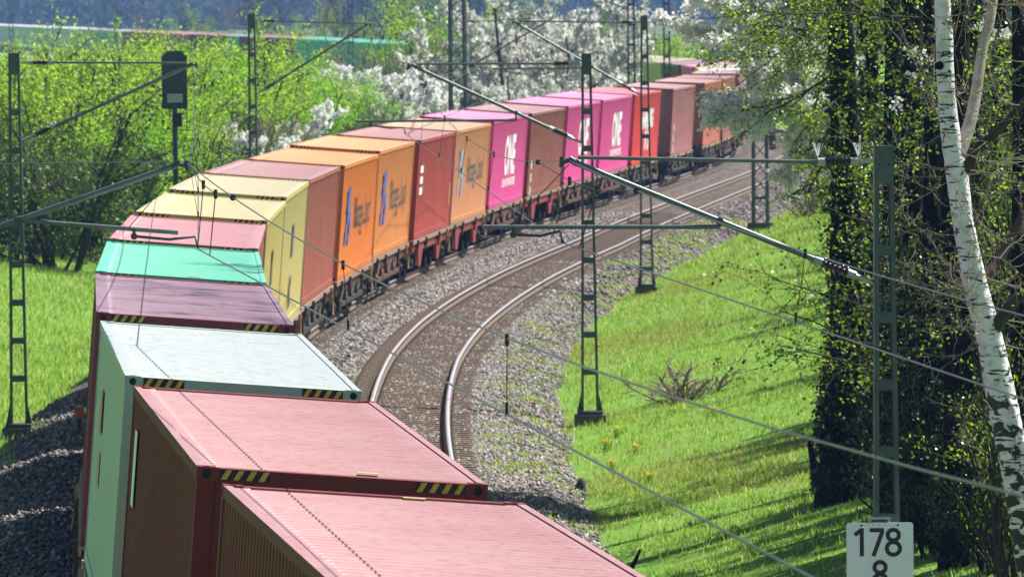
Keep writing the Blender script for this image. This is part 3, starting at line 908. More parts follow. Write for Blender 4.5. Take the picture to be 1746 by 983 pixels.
_wm = {st: wagon_meshes(st) for st in ('rust', 'red', 'dark')}
WST = {12: 'red', 13: 'red', 15: 'red', 9: 'dark', 10: 'dark', 18: 'dark', 19: 'dark', 20: 'dark'}
_cw = {k: SPEC[k] for k in SPEC}
_wl = {1: 'wagon cut off by the bottom edge under the nearest maroon container', 2: 'wagon under the maroon container with dotted wire shadow', 3: 'wagon under the pale grey container',
       4: 'wagon under the purplish maroon container', 5: 'wagon under the mint green container', 6: 'wagon under the rose red container', 7: 'wagon under the nearer cream yellow container',
       8: 'wagon under the second cream yellow container', 9: 'dark wagon under the plain red brown container', 10: 'dark wagon under the bright orange container', 11: 'rusty truss wagon under the rust streaked orange container',
       12: 'red wagon with deep V shaped frame under the oxide red container', 13: 'red wagon with deep V shaped frame under the faded orange container', 14: 'rusty truss wagon under the first magenta container',
       15: 'red framed wagon under the plain brown container', 16: 'rusty wagon under the magenta container behind the ladder mast', 17: 'rusty wagon under the magenta container before the scarlet one',
       18: 'dark wagon under the scarlet container', 19: 'dark wagon under the faded maroon container', 20: 'dark wagon under the rust orange container', 21: 'wagon under the red brown container near the bend', 22: 'wagon under the dull maroon container at the bend'}
for k in _wl:
    M = cont_matrix(k).copy(); u = Vector((M[0][2], M[1][2], M[2][2])); M.translation = M.translation - u*1.155
    root = empty('container_wagon', M); tag(root, _wl[k], 'wagon', 'container wagons of the freight train')
    for nm, me, subs in _wm[WST.get(k, 'rust')]:
        o = link(nm, me, root)
        for sn, sm in subs: link(sn, sm, o)
deckm = MB().box(-1.15, 1.15, -6.4, 6.4, .8, 1.15).mesh('frame', MAT['rust_frame'])
bogm = MB().box(-1.0, 1.0, -5.6, -3.4, .15, .8).box(-1.0, 1.0, 3.4, 5.6, .15, .8).mesh('bogie', MAT['bogie'])
for y_ in far_list:
    if y_ > 470: continue
    root = empty('container_wagon', frame(y_, 0, 0)); tag(root, 'dim container wagon in the shaded stretch past the bend', 'wagon', 'dim wagons past the bend')
    link('frame', deckm, root); link('bogie', bogm, root)

# ------------------------------------------------------------------ overhead line masts
def gz(x, y):
    s = x-float(Xc(y))
    a = float(ground_z(np.array([x]), np.array([y]))[0])
    b = float(ballast_z(np.array([x]), np.array([y]))[0]) if -4.9 < s < 8.6 else -9
    return max(a, b)


def insulator(parent, p0, p1, r=.075, n=6):
    p0, p1 = Vector(p0), Vector(p1); d = p1-p0
    body = MB().tube([p0+d*.16, p1-d*.16], .032, 8).build('insulator', MAT['insul'], parent)
    sh = MB()
    for k in range(n):
        c = p0+d*(.22+.56*k/(n-1)); sh.tube([c-d*.012, c, c+d*.045], [r*.55, r, r*.5], 12)
    sh.build('shed', MAT['insul'], body)
    MB().tube([p0, p0+d*.19], .05, 10).build('end_cap', MAT['galv'], body); MB().tube([p1-d*.19, p1], .05, 10).build('end_cap', MAT['galv'], body)


def bird_spike(parent, p):
    m = MB()
    for k in range(7):
        a = (k-3)*.13; m.tube([p, (p[0]+math.sin(a)*.16, p[1]+(k % 3-1)*.04, p[2]+.16)], .0035, 4)
    m.build('bird_spike', MAT['white'], parent)


def mast(X, Y, ztop, side, hook, strut_z, tie_z, reg, arm, contact, label, wid=(.17, .30), detail=2, base_z=None, rot=None, tie_r=.022):
    """ladder mast made of two channels; side = -1 the arm reaches left. All points (X, Z) are world coordinates in the mast's plane"""
    zb = gz(X, Y)-.1 if base_z is None else base_z
    root = empty('catenary_mast', loc=(X, Y, zb)); root.rotation_euler.z = -psi_at(Y) if rot is None else rot
    tag(root, label, 'mast', 'masts of the overhead line')
    H = ztop-zb; m_ = MAT['mast']
    L = lambda q: (q[0]-X, q[2] if len(q) > 2 else 0, q[1]-zb)
    wt, wb = wid
    for s_ in (-1, 1):
        m = MB(); t0, t1 = s_*wb/2, s_*wt/2
        fw_ = .052
        vs = []
        for zz, xo in ((.35, t0), (H, t1)):
            xi = xo-s_*fw_
            vs += [(xo, -.07, zz), (xi, -.07, zz), (xi, -.058, zz), (xo-s_*.010, -.058, zz), (xo-s_*.010, .058, zz), (xi, .058, zz), (xi, .07, zz), (xo, .07, zz)]
        fs = [tuple(range(8)), tuple(range(15, 7, -1))]+[(i, (i+1) % 8, 8+(i+1) % 8, 8+i) for i in range(8)]
        m.add(vs, fs); m.build('upright', m_, root)
    zz = H-.55-.62; n = 0
    while zz > .6:
        w = np.interp(zz, [.35, H], [wb, wt])-.02
        MB().box(-w/2, w/2, -.064, -.074, zz-.06, zz+.06).build('batten', m_, root); MB().box(-w/2, w/2, .064, .074, zz-.06, zz+.06).build('batten', m_, root); n += 1
        zz -= .76
    w = wt-.02
    tp = MB().box(-w/2, w/2, -.078, -.070, H-.42, H).box(-w/2, w/2, .070, .078, H-.42, H).box(-wt/2, wt/2, -.072, .072, H, H+.012).build('top_plate', m_, root)
    MB().tube([(-w*.28, -.079, H-.2), (-w*.28, -.082, H-.2)], .014, 8).tube([(w*.28, -.079, H-.2), (w*.28, -.082, H-.2)], .014, 8).build('bolt_hole', MAT['black'], tp)
    f = MB().box(-.32, .32, -.35, .35, -.5, .30); f.box(-.26, .26, -.28, .28, .30, .38)
    for sx in (-1, 1):
        f.prism([(sx*wb/2, .38), (sx*.26, .38), (sx*wb/2, .75)], 'y', -.06, .06)
    f.build('foundation', MAT['stone_dark'], root)
    if hook is None: return root
    fx = X+side*wt/2*1.2
    hk = L(hook)
    # top tie with its insulator next to the mast
    tz = tie_z; a = L((fx, tz)); il = .46; s_ = side
    mstart = (a[0]+s_*.16, 0, a[2]); mend = (a[0]+s_*(.16+il), 0, a[2])
    MB().bar(a, mstart, .03, .05).build('bracket', MAT['galv'], root)
    insulator(root, mstart, mend, .075, 7 if detail > 1 else 5)
    MB().tube([mend, (hk[0]-s_*.10, 0, hk[2]+.03)], tie_r, 8).build('top_tube', MAT['tube'], root)
    if detail > 1: bird_spike(root, (mstart[0], 0, mstart[2]+.05)); bird_spike(root, (mend[0], 0, mend[2]+.05))
    # inclined strut
    b = Vector(L((fx, strut_z))); hv = Vector(hk); d = (hv-b).normalized()
    b1 = b+d*.22; b2 = b+d*.72
    MB().tube([b, b1], .028, 8).build('bracket', MAT['galv'], root)
    insulator(root, b1, b2, .08, 6)
    MB().tube([b2, hv-d*.05], .036, 10).build('strut', MAT['tube'], root)
    hk_ = MB().tube([hv-d*.1, hv+Vector((0, 0, .02))], .04, 10).tube([hv, hv+Vector((s_*.07, 0, -.02))], .028, 8); hk_.tube([hv+Vector((s_*.08, 0, .04)), hv+Vector((s_*.09, 0, -.08))], .024, 8)
    hk_.build('clamp', MAT['mast_dark'], root)
    if reg is None: return root
    r0, r1 = Vector(L(reg[0])), Vector(L(reg[1]))
    MB().tube([r0, r1], .026, 8).build('registration_tube', MAT['tube'], root)
    # link between strut and registration tube
    t = (r0.x-b.x)/(hv.x-b.x); on = b+(hv-b)*t
    MB().tube([on, r0+Vector((0, 0, 0))], .022, 6).tube([on+Vector((0, -.05, 0)), on+Vector((0, .05, 0))], .045, 8).build('link', MAT['mast_dark'], root)
    a0, c = Vector(L(arm)), Vector(L(contact))
    br = MB().bar((a0.x, 0, r1.z+(r0.z-r1.z)*(a0.x-r1.x)/(r0.x-r1.x if abs(r0.x-r1.x) > .01 else 1)), (a0.x, 0, a0.z), .035, .05)
    br.tube([(a0.x, -.03, a0.z), (a0.x, .03, a0.z)], .04, 8); br.build('drop_bracket', MAT['mast_dark'], root)
    dirx = 1 if c.x > a0.x else -1
    MB().tube([a0, a0+(c-a0)*.55+Vector((0, 0, .035)), (c.x-dirx*.03, c.y, c.z+.13), (c.x, c.y, c.z+.02)], .017, 7).tube([(c.x, c.y-.05, c.z+.012), (c.x, c.y+.05, c.z+.012)], .02, 6).build('steady_arm', MAT['mast_dark'], root)
    if detail > 1:
        MB().tube([hv+Vector((0, 0, -.05)), Vector((a0.x+(c.x-a0.x)*-.1, 0, r0.z+(r1.z-r0.z)*.7))], .005, 4).build('stay_wire', MAT['wire_dark'], root)
    return root


def px(u, v, Z):
    """photo pixel to world X, Z at depth"""
    a = u-873; b = v-491.5; c, s = math.cos(ROLL), math.sin(ROLL); p = a*c+b*s; q = -a*s+b*c
    d = (p/F_PX, 1, -q/F_PX); c, s = math.cos(PITCH), math.sin(PITCH)
    D = (d[0], d[1]*c+d[2]*s, -d[1]*s+d[2]*c); k = Z/D[1]
    return (D[0]*k, CAM_H+D[2]*k)


mF = mast(px(1509, 600, 78)[0], 78, px(1503, 250, 78)[1], -1, px(968, 272, 78), px(1490, 482, 78)[1], px(1465, 275, 78)[1], (px(1225, 386, 78), px(822, 385, 78)), px(873, 398, 78), px(957, 412, 78),
          'ladder mast standing before the dark trees with the white number board on it', wid=(.215, .33))
mC = mast(px(1005, 600, 141)[0], 141, px(1002, 92, 141)[1], -1, px(703, 112, 141), px(995, 243, 141)[1], px(990, 108, 141)[1], (px(880, 205, 141), px(605, 207, 141)), px(632, 214, 141), px(691, 228, 141),
          'ladder mast at the grass edge right of the rails, nearest one after the sign mast', wid=(.20, .36))
mD = mast(px(1102, 400, 198)[0], 198, px(1103, 27, 198)[1], -1, px(878, 38, 198), px(1098, 162, 198)[1], px(1095, 38, 198)[1], (px(1010, 116, 198), px(838, 118, 198)), px(862, 122, 198), px(905, 134, 198),
          'ladder mast at the grass edge standing in front of the scarlet container', wid=(.20, .40), detail=1)
mA = mast(px(31, 600, 138)[0], 138, px(23, 92, 138)[1], 1, px(328, 110, 138), px(44, 240, 138)[1], px(48, 107, 138)[1], None, None, None,
          'ladder mast on the left grass bank at the edge of the picture', wid=(.22, .36))
mL = mast(-7.45, 78, 6.4, 1, px(306, 281, 78), 5.0, px(300, 277, 78)[1], (px(30, 376, 78), px(303, 398, 78)), px(228, 404, 78), px(337, 424, 78),
          'ladder mast beyond the left border holding the long slanted arm over the train', wid=(.22, .36), tie_r=.007)
mB = mast(px(432, 260, 202)[0], 202, px(430, 25, 202)[1], 1, px(628, 42, 202), px(441, 160, 202)[1], px(436, 36, 202)[1], None, None, None,
          'ladder mast left of the train in front of the bright green bushes', wid=(.22, .30), detail=1)


def lattice(X, Y, H, w, label, arm=None, weights=False, wt=None):
    zb = gz(X, Y)-.1; root = empty('lattice_mast', loc=(X, Y, zb)); root.rotation_euler.z = -psi_at(Y); tag(root, label, 'mast', 'masts of the overhead line')
    w1 = wt or w*.8
    for sx in (-1, 1):
        for sy in (-1, 1):
            MB().bar((sx*w/2, sy*w/2, 0), (sx*w1/2, sy*w1/2, H), .10, .10).build('upright', MAT['mast'], root)
    z = .4; n = 0
    while z < H-.6:
        ww = w+(w1-w)*z/H
        for sy in (-1, 1):
            MB().bar((-ww/2, sy*ww/2, z), (ww/2, sy*ww/2, z+.55), .045, .02).bar((ww/2, sy*(ww/2+.012), z), (-ww/2, sy*(ww/2+.012), z+.55), .045, .02).build('brace', MAT['mast'], root)
        for sx in (-1, 1):
            MB().bar((sx*ww/2, -ww/2, z), (sx*ww/2, ww/2, z+.55), .045, .02).build('brace', MAT['mast'], root)
        z += .6
    MB().cbox((0, 0, .1), (w+.4, w+.4, .7)).build('foundation', MAT['stone_dark'], root)
    MB().cbox((0, 0, 1.35), (w+.1, .12, .1)).build('band', MAT['mast'], root)
    if weights:
        wx = w/2+.22
        MB().tube([(wx, -.3, 3.3), (wx, -.3, H-.4)], .012, 6).build('weight_cable', MAT['wire_dark'], root)
        q = MB()
        for k in range(9): q.tube([(wx, -.3, 3.1+k*.14), (wx, -.3, 3.1+k*.14+.12)], .13, 10)
        q.build('tension_weight', MAT['mast_dark'], root)
    if arm:
        for (side, hook, st, ti) in arm:
            b = Vector((side*w/2, 0, st-zb)); h = Vector((hook[0]-X, 0, hook[1]-zb)); d = (h-b).normalized()
            insulator(root, b+d*.1, b+d*.6, .08, 5); MB().tube([b+d*.6, h], .036, 8).build('strut', MAT['tube'], root)
            t = Vector((side*w/2, 0, ti-zb)); t2 = t+Vector((side*.5, 0, 0)); insulator(root, t, t2, .07, 5); MB().tube([t2, h+Vector((0, 0, .03))], .02, 6).build('top_tube', MAT['tube'], root)
    return root


XE = px(1297, 380, 251)[0]
lattice(XE, 251, 9.6, .52, 'tall lattice mast with tension weights behind the blossom branches', [(-1, (float(Xc(251)+sep(251)), 7.2), 5.3, 7.1)], True)
XG = px(781, 150, 262)[0]
lattice(XG, 262, 10.8, .62, 'tall lattice mast rising behind the magenta containers', [(1, (float(Xc(262)), 7.2), 5.3, 7.1)], True, .5)
# simple far poles
for (u, v, Z, H, w, lab) in ((1056, 110, 420, 9.5, .26, 'slim far mast left of the cream far containers'), (1077, 150, 330, 9.4, .34, 'dark far mast between the ladder mast and the far bend'),
                             (1137, 100, 372, 10.5, .34, 'far lattice post standing by the pale yellow far containers'), (598, 70, 560, 10.5, .34, 'slim far mast above the green far containers'),
                             (19, 48, 900, 13, .5, 'slim far mast in front of the blue hills'), (1351, 230, 330, 7.0, .3, 'short dark post behind the blossom at the bend')):
    X = px(u, v, Z)[0]; zb = gz(X, Z)-.2
    root = empty('far_mast', loc=(X, Z, zb)); tag(root, lab, 'mast', 'far masts of the overhead line')
    for s_ in (-1, 1): MB().bar((s_*w/2, 0, 0), (s_*w*.38, 0, H), .09, .12).build('upright', MAT['mast_dark'], root)
    zz = .6
    while zz < H:
        ww = w*(1-.24*zz/H); MB().box(-ww/2, ww/2, -.05, .05, zz, zz+.12).build('batten', MAT['mast_dark'], root); zz += .95
    if u in (1056, 1137, 1077):
        MB().tube([(0, 0, H-1.4), (-3.0 if u != 1137 else 3.0, 0, H-.2)], .035, 6).tube([(0, 0, H-.3), (-3.0 if u != 1137 else 3.0, 0, H-.15)], .02, 6).build('bracket_arm', MAT['mast_dark'], root)


# ------------------------------------------------------------------ wires
def wire_pts(P, n=10):
    out_ = []
    for a, b in zip(P[:-1], P[1:]):
        for k in range(n): out_.append(a+(b-a)*k/n)
    out_.append(P[-1]); return out_


def overhead(label, sup, droppers_y, stitch, r=.0075):
    """sup: list of (y, contact(X,Z), messenger(X,Z), sag)"""
    root = empty('overhead_line', loc=(sup[1][1][0], sup[1][0], sup[1][1][1])); o0 = root.location.copy()
    tag(root, label, 'overhead line', 'overhead lines above the tracks')
    C = [Vector((c[0], y, c[1]))-o0 for y, c, m, s in sup]; M = [Vector((m[0], y, m[1]))-o0 for y, c, m, s in sup]
    MB().tube(wire_pts(C, 4), r, 6).build('contact_wire', MAT['copper'], root)
    pts = []
    for i in range(len(sup)-1):
        sg = sup[i][3]
        for k in range(16):
            t = k/16; p = M[i].lerp(M[i+1], t); p.z -= 4*sg*t*(1-t); pts.append(p)
    pts.append(M[-1])
    MB().tube(pts, r*.9, 6).build('messenger_wire', MAT['copper'], root)

    def at(i, t):
        p = M[i].lerp(M[i+1], t); p = p.copy(); p.z -= 4*sup[i][3]*t*(1-t); return p
    for i in range(len(sup)-1):
        span = sup[i+1][0]-sup[i][0]
        st = stitch if i < 4 else 0
        if i < 5:
            nd = 5 if span > 40 else 3
            ts = [(10+(span-20)*k/(nd-1))/span for k in range(nd)]
            if i == 0: ts = [(q-sup[0][0])/span for q in (22, 46, 58.3)]
            for t in ts:
                a = at(i, t); b = C[i].lerp(C[i+1], t)
                MB().tube([a, b], .0035, 4).tube([a+Vector((0, 0, .03)), a-Vector((0, 0, .05))], .015, 5).tube([b+Vector((0, 0, .08)), b-Vector((0, 0, .01))], .012, 5).build('dropper', MAT['wire_dark'], root)
    # stitch wire under each near support
    for i in (1, 2, 3):
        sp0 = sup[i][0]-sup[i-1][0]; sp1 = sup[i+1][0]-sup[i][0]
        a = at(i-1, 1-7.0/sp0); b = at(i, 7.0/sp1); mid = (a+b)/2; low = min(a.z, b.z)-.10
        q1 = a.lerp(b, .36); q2 = a.lerp(b, .64); q1.z = low; q2.z = low
        MB().tube([a, q1, q2, b], .006, 5).build('stitch_wire', MAT['wire_dark'], root)
        for p_, t in ((a, 0), (b, 0)): MB().tube([p_-Vector((0, .05, 0)), p_+Vector((0, .05, 0))], .035, 6).build('clamp', MAT['wire_dark'], root)
        for q in (q1, q2):
            yy = q.y+o0.y; j = i-1 if q.y < C[i].y else i
            tt = (q.y-C[j].y)/(C[j+1].y-C[j].y); c = C[j].lerp(C[j+1], tt)
            MB().tube([q+Vector((0, 0, .05)), q-Vector((0, 0, .05))], .022, 5).tube([q, c], .006, 4).build('dropper', MAT['wire_dark'], root)
    return root


def trk(y, s, z): return (float(Xc(y))+s, z)
def lerp_pt(a, b, Z): return None


c1 = px(338, 425, 78); m1 = px(320, 279, 78)
# straight back from the 78 m support through the pixel where the wire leaves the frame
q = px(1385, 983, 32.7); k_ = (78-14)/(78-32.7)
c0 = (c1[0]+(q[0]-c1[0])*k_, 5.3)
overhead('overhead line strung above the freight train', [
    (14, c0, (c0[0]+.12, 6.45), .55), (78, c1, m1, .62), (138, (px(338, 232, 138)[0], 5.45), px(332, 110, 138), .75), (202, (px(612, 130, 202)[0], 5.5), px(630, 41, 202), .8),
    (262, trk(262, 0, 5.6), trk(262, 0, 7.25), .8), (315, trk(315, 0, 5.6), trk(315, 0, 7.3), .7), (372, trk(372, .3, 5.6), trk(372, .3, 7.3), .7), (430, trk(430, 0, 5.6), trk(430, 0, 7.3), .7), (560, trk(560, 0, 5.6), trk(560, 0, 7.3), .7)], None, True)
c1 = px(957, 413, 78); m1 = px(966, 272, 78)
q = px(1746, 675, 46.8); k_ = (78-14)/(78-46.8)
c0 = (c1[0]+(q[0]-c1[0])*k_, 5.3)
overhead('overhead line strung above the empty track', [
    (14, c0, (c0[0]+.12, 6.35), .45), (78, c1, m1, .62), (141, px(692, 229, 141), px(701, 112, 141), .75), (198, px(907, 135, 198), px(876, 39, 198), .8),
    (251, trk(251, 4.8, 5.6), trk(251, 4.8, 7.2), .7), (310, trk(310, 4.3, 5.6), trk(310, 4.3, 7.3), .7), (372, trk(372, 4.3, 5.6), trk(372, 4.3, 7.3), .7), (430, trk(430, 4.2, 5.6), trk(430, 4.2, 7.3), .7), (560, trk(560, 4.2, 5.6), trk(560, 4.2, 7.3), .7)], None, True)

# ------------------------------------------------------------------ signal seen from behind
Zs = 172; sx_, _ = px(299, 290, Zs); zb = gz(sx_, Zs)
root = empty('railway_signal', loc=(sx_, Zs, zb)); tag(root, 'dark light signal seen from behind on a post left of the train', 'signal')
T = px(299, 87, Zs)[1]-zb; B = px(299, 186, Zs)[1]-zb; hw = .315
MB().tube([(0, .1, 0), (0, .1, B+.3)], .07, 10).build('post', MAT['signal_back'], root)
pl = MB().prism([(-hw, B), (hw, B), (hw, T-.14), (hw-.14, T), (-hw+.14, T), (-hw, T-.14)], 'y', .14, .22).build('screen', MAT['signal_back'], root)
MB().box(-.18, .20, .02, .14, B+.16, B+.38).build('junction_box', MAT['galv'], root)
MB().box(-.05, .18, .02, .16, B-.44, B-.10).build('supplementary_signal', MAT['black'], root)
for z_ in (T-.3, T-.62, T-.9): MB().tube([(0, .22, z_), (0, .42, z_)], .11, 12, 0, False).build('lamp_hood', MAT['black'], pl)
MB().tube([(-.30, -.1, B-.5), (-.30, -.1, B)], .012, 5).tube([(.30, -.1, B-.5), (.30, -.1, B)], .012, 5).tube([(-.30, -.1, B-.5), (.52, -.1, B-.53)], .012, 5).tube([(-.3, -.1, B-.5), (-.3, .1, B-.5)], .012, 5).build('platform_rail', MAT['mast_dark'], root)

# ------------------------------------------------------------------ kilometre board on the mast
Zk = 77.6; P0 = px(1443, 891, Zk); P1 = px(1557, 891, Zk); w = P1[0]-P0[0]; h = .93; cx_ = (P0[0]+P1[0])/2
root = empty('kilometre_board', loc=(cx_, Zk, P0[1]-h)); tag(root, 'white board reading 178 over 8 bolted to the ladder mast', 'sign')
rr = .03; poly = []
for (qx, qz, a0) in ((w/2-rr, rr, -90), (w/2-rr, h-rr, 0), (-w/2+rr, h-rr, 90), (-w/2+rr, rr, 180)):
    for k in range(4): a = R(a0+30*k); poly.append((qx+rr*math.cos(a), qz+rr*math.sin(a)))
MB().prism(poly, 'y', 0, .012).build('plate', MAT['sign'], root)
MB().box(-.125, .125, .02, .05, h-.06, h+.055).build('bracket', MAT['galv'], root)
MB().box(-.09, .09, .012, .02, h+.012, h+.03).build('slot', MAT['black'], root)
MB().box(-.1, .1, .03, .33, .3, .36).box(-.1, .1, .03, .33, h-.2, h-.14).build('bracket', MAT['galv'], root)
for q in (-1, 1): MB().tube([(q*.205, -.004, h-.028), (q*.205, 0.0, h-.028)], .012, 8).build('bolt', MAT['black'], root)
for q in (-.07, 0, .055): MB().tube([(q, -.004, h-.026), (q, 0.0, h-.026)], .006, 6).build('bolt', MAT['mast_dark'], root)


def stroke_poly(pts, wd):
    """thick polyline in x,z as quads"""
    m = MB(); pts = [Vector((p[0], p[1])) for p in pts]; L_, R_ = [], []
    for i, p in enumerate(pts):
        a = pts[max(i-1, 0)]; b = pts[min(i+1, len(pts)-1)]; d = (b-a).normalized(); n_ = Vector((-d.y, d.x))
        if len(pts) > 3 and (pts[0]-pts[-1]).length < 1e-6 and i in (0, len(pts)-1): d = (pts[1]-pts[-2]).normalized(); n_ = Vector((-d.y, d.x))
        L_.append(p+n_*wd/2); R_.append(p-n_*wd/2)
    vs = [(q.x, -.003, q.y) for q in L_]+[(q.x, -.003, q.y) for q in R_]; n = len(pts)
    m.add(vs, [(i, i+1, n+i+1, n+i) for i in range(n-1)]); return m


def ell(cx, cz, rx, rz, n=28): return [(cx+rx*math.cos(2*math.pi*k/n), cz+rz*math.sin(2*math.pi*k/n)) for k in range(n+1)]


def digit(ch, x, z, H, parent):
    m = MB(); wd = H*.145
    if ch == '1': parts = [[(x+.02, z), (x+.02, z+H)], [(x+.02, z+H-.02), (x-.06, z+H-.075)]]
    elif ch == '7': parts = [[(x-.075, z+H-wd/2), (x+.085, z+H-wd/2)], [(x+.072, z+H-wd*.6), (x-.035, z)]]
    else: parts = [ell(x, z+H*.27, H*.235, H*.225), ell(x, z+H*.745, H*.20, H*.19)]
    for j, p_ in enumerate(parts):
        q = stroke_poly(p_, wd); m.add([(v[0], v[1]-.0006*j, v[2]) for v in q.v], q.f)
    m.build('digit', MAT['digit'], parent)


s1 = F_PX/Zk
def lx(u): return (u-1500)/s1
zt = h-(896.5-891)/s1-.0; Hd = 48/s1
digit('1', lx(1466), h-(948-891)/s1, Hd, root); digit('7', lx(1494), h-(948-891)/s1, Hd, root); digit('8', lx(1523), h-(948-891)/s1, Hd, root)
digit('8', lx(1500), h-(1003-891)/s1, Hd, root)

# ------------------------------------------------------------------ vegetation
class Sk:
    """branch skeleton: list of (pts (n,3), radii (n,), level)"""
    def __init__(s, seed): s.r = np.random.default_rng(seed); s.b = []
    def grow(s, p, d, L, r, lev, maxlev, nch, ang=.6, wig=.12, trop=.05, shrink=.62, n=None, start=.25):
        n = n or max(3, int(5-lev)); pts = [np.array(p, float)]; d = np.array(d, float); d /= np.linalg.norm(d); dirs = [d]
        for i in range(n):
            d = d+s.r.normal(0, wig, 3)+np.array([0, 0, trop]); d /= np.linalg.norm(d)
            pts.append(pts[-1]+d*L/n); dirs.append(d)
        pts = np.array(pts); rad = np.linspace(r, r*.45 if lev < maxlev else r*.3, n+1)
        s.b.append((pts, rad, lev))
        if lev >= maxlev: return
        k = nch[lev] if isinstance(nch, (list, tuple)) else nch
        for j in range(k):
            t = start+(1-start)*(j+s.r.random())/k; f = t*n; i = min(int(f), n-1); q = pts[i]+(pts[i+1]-pts[i])*(f-i)
            a = s.r.normal(0, 1, 3); a -= a.dot(dirs[i])*dirs[i]; a /= np.linalg.norm(a)
            an = ang*(.7+.6*s.r.random()); dd = dirs[i]*math.cos(an)+a*math.sin(an)
            s.grow(q, dd, L*shrink*(.7+.6*s.r.random())*(1.15-.4*t), max(.004, np.interp(f, range(n+1), rad)*.6), lev+1, maxlev, nch, ang, wig, trop, shrink, start=.15)


def tubes_np(branches, sides=lambda lev: 5 if lev < 2 else 3):
    V, F = [], []; base = 0
    for pts, rad, lev in branches:
        n = sides(lev); m = len(pts)
        d = np.gradient(pts, axis=0); d /= np.linalg.norm(d, axis=1)[:, None]+1e-9
        ref = np.array([0, 0, 1.0]) if abs(d[0, 2]) < .85 else np.array([1.0, 0, 0])
        a = np.cross(d, ref); a /= np.linalg.norm(a, axis=1)[:, None]+1e-9; b = np.cross(d, a)
        t = np.arange(n)*2*np.pi/n
        R_ = pts[:, None]+(a[:, None]*np.cos(t)[None, :, None]+b[:, None]*np.sin(t)[None, :, None])*rad[:, None, None]
        V.append(R_.reshape(-1, 3))
        i = (np.arange(m-1)[:, None]*n+np.arange(n)[None]); j = (np.arange(m-1)[:, None]*n+(np.arange(n)[None]+1) % n)
        F.append(np.stack([i, j, j+n, i+n], -1).reshape(-1, 4)+base); base += m*n
    return np.concatenate(V), np.concatenate(F)


def quads_np(P, size, r, asp=.6, upb=0.0):
    """small folded leaves: each one a quad of random attitude at P"""
    n = len(P); u = r.normal(0, 1, (n, 3)); u[:, 2] -= .25; u /= np.linalg.norm(u, axis=1)[:, None]
    v = r.normal(0, 1, (n, 3)); v[:, 2] += 0
    v -= (v*u).sum(1)[:, None]*u; v /= np.linalg.norm(v, axis=1)[:, None]
    s_ = (size*(.6+.7*r.random(n)))[:, None] if np.isscalar(size) else (size*(.6+.7*r.random(n)))[:, None]
    V = np.stack([P, P+u*s_*.5+v*s_*asp*.5, P+u*s_, P+u*s_*.5-v*s_*asp*.5], 1).reshape(-1, 3)
    return V, np.arange(n*4).reshape(-1, 4)


def along(branches, levs, per_m, jit, r, t0=0.0):
    P = []
    for pts, rad, lev in branches:
        if lev not in levs: continue
        L = np.linalg.norm(np.diff(pts, axis=0), axis=1).sum(); k = r.poisson(per_m*L)
        if k == 0: continue
        t = (t0+(1-t0)*r.random(k))*(len(pts)-1); i = np.minimum(t.astype(int), len(pts)-2); f = (t-i)[:, None]
        P.append(pts[i]*(1-f)+pts[i+1]*f)
    if not P: return np.zeros((0, 3))
    P = np.concatenate(P); return P+r.normal(0, jit, P.shape)


LM = {
 'spring': leafmat('spring_leaves', [(.12, .24, .015), (.22, .40, .025), (.34, .52, .04), (.44, .56, .10)], .55),
 'bright': leafmat('bright_leaves', [(.15, .36, .01), (.25, .50, .015), (.36, .60, .03)], .55),
 'olive': leafmat('olive_leaves', [(.025, .05, .008), (.06, .11, .012), (.14, .21, .03)], .4),  # darkened: deep shade inside the hedge put into the leaf colour
 'blossom': leafmat('white_blossom', [(.68, .68, .64), (.82, .82, .80), (.88, .88, .88)], .55, .7, .1, (1, 1, 1)),
 'creamblossom': leafmat('cream_blossom', [(.40, .40, .32), (.58, .58, .52), (.72, .72, .68), (.82, .82, .80)], .5, .7, .1, (1, 1, .97)),
 'alder': leafmat('alder_leaves', [(.04, .07, .006), (.10, .19, .010), (.20, .34, .02), (.36, .50, .06)], .5, .4, .4),
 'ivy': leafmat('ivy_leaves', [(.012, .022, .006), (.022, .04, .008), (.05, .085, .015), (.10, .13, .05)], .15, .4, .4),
 'wood': leafmat('distant_wood_leaves', [(.02, .03, .02), (.05, .06, .035), (.09, .09, .06)], .2, .8, .1),
 'brownleaf': leafmat('dry_leaves', [(.12, .07, .03), (.20, .12, .06), (.30, .2, .1)], .3, .7, .2),
 'grass': leafmat('grass_blades', [(.09, .22, .02), (.17, .34, .035), (.26, .42, .06), (.38, .48, .13), (.58, .62, .38)], .45, .45, .35),
 'drygrass': leafmat('dry_grass', [(.28, .20, .08), (.42, .33, .16), (.24, .27, .08)], .35, .6, .2),
 'yellow': leafmat('yellow_petals', [(.75, .52, .02), (.85, .62, .03)], .3, .6, .2),
}


def shrub_meshes(seed, H, rad, leaf, size, per_m, stems=8, spread=.5, bark='bark', nch=(6, 5), flower=None, jit=.10):
    sk = Sk(seed); r = sk.r
    for k in range(stems):
        a = 6.283*k/stems+r.normal(0, .3); q = r.random()**.7*rad*.45
        p = (math.cos(a)*q, math.sin(a)*q, 0); sp = spread*(.3+r.random())
        sk.grow(p, (math.cos(a)*sp, math.sin(a)*sp, 1), H*(.6+.35*r.random()), .05+.01*H*r.random(), 0, 2, nch, .75, .13, .03, .42, n=6, start=.08)
    V, F = tubes_np(sk.b)
    out_ = [('stem', np_mesh('stem', V, F, MAT[bark]))]
    P = along(sk.b, (1, 2), per_m, jit, r); P = P[P[:, 2] > .05]
    V, F = quads_np(P, size, r); out_.append(('foliage', np_mesh('foliage', V, F, LM[leaf])))
    if flower:
        P = along(sk.b, (1, 2), flower[1], jit*.6, r); P = P[P[:, 2] > .1]; V, F = quads_np(P, flower[2], r, .9); out_.append(('blossom', np_mesh('blossom', V, F, LM[flower[0]])))
    return out_


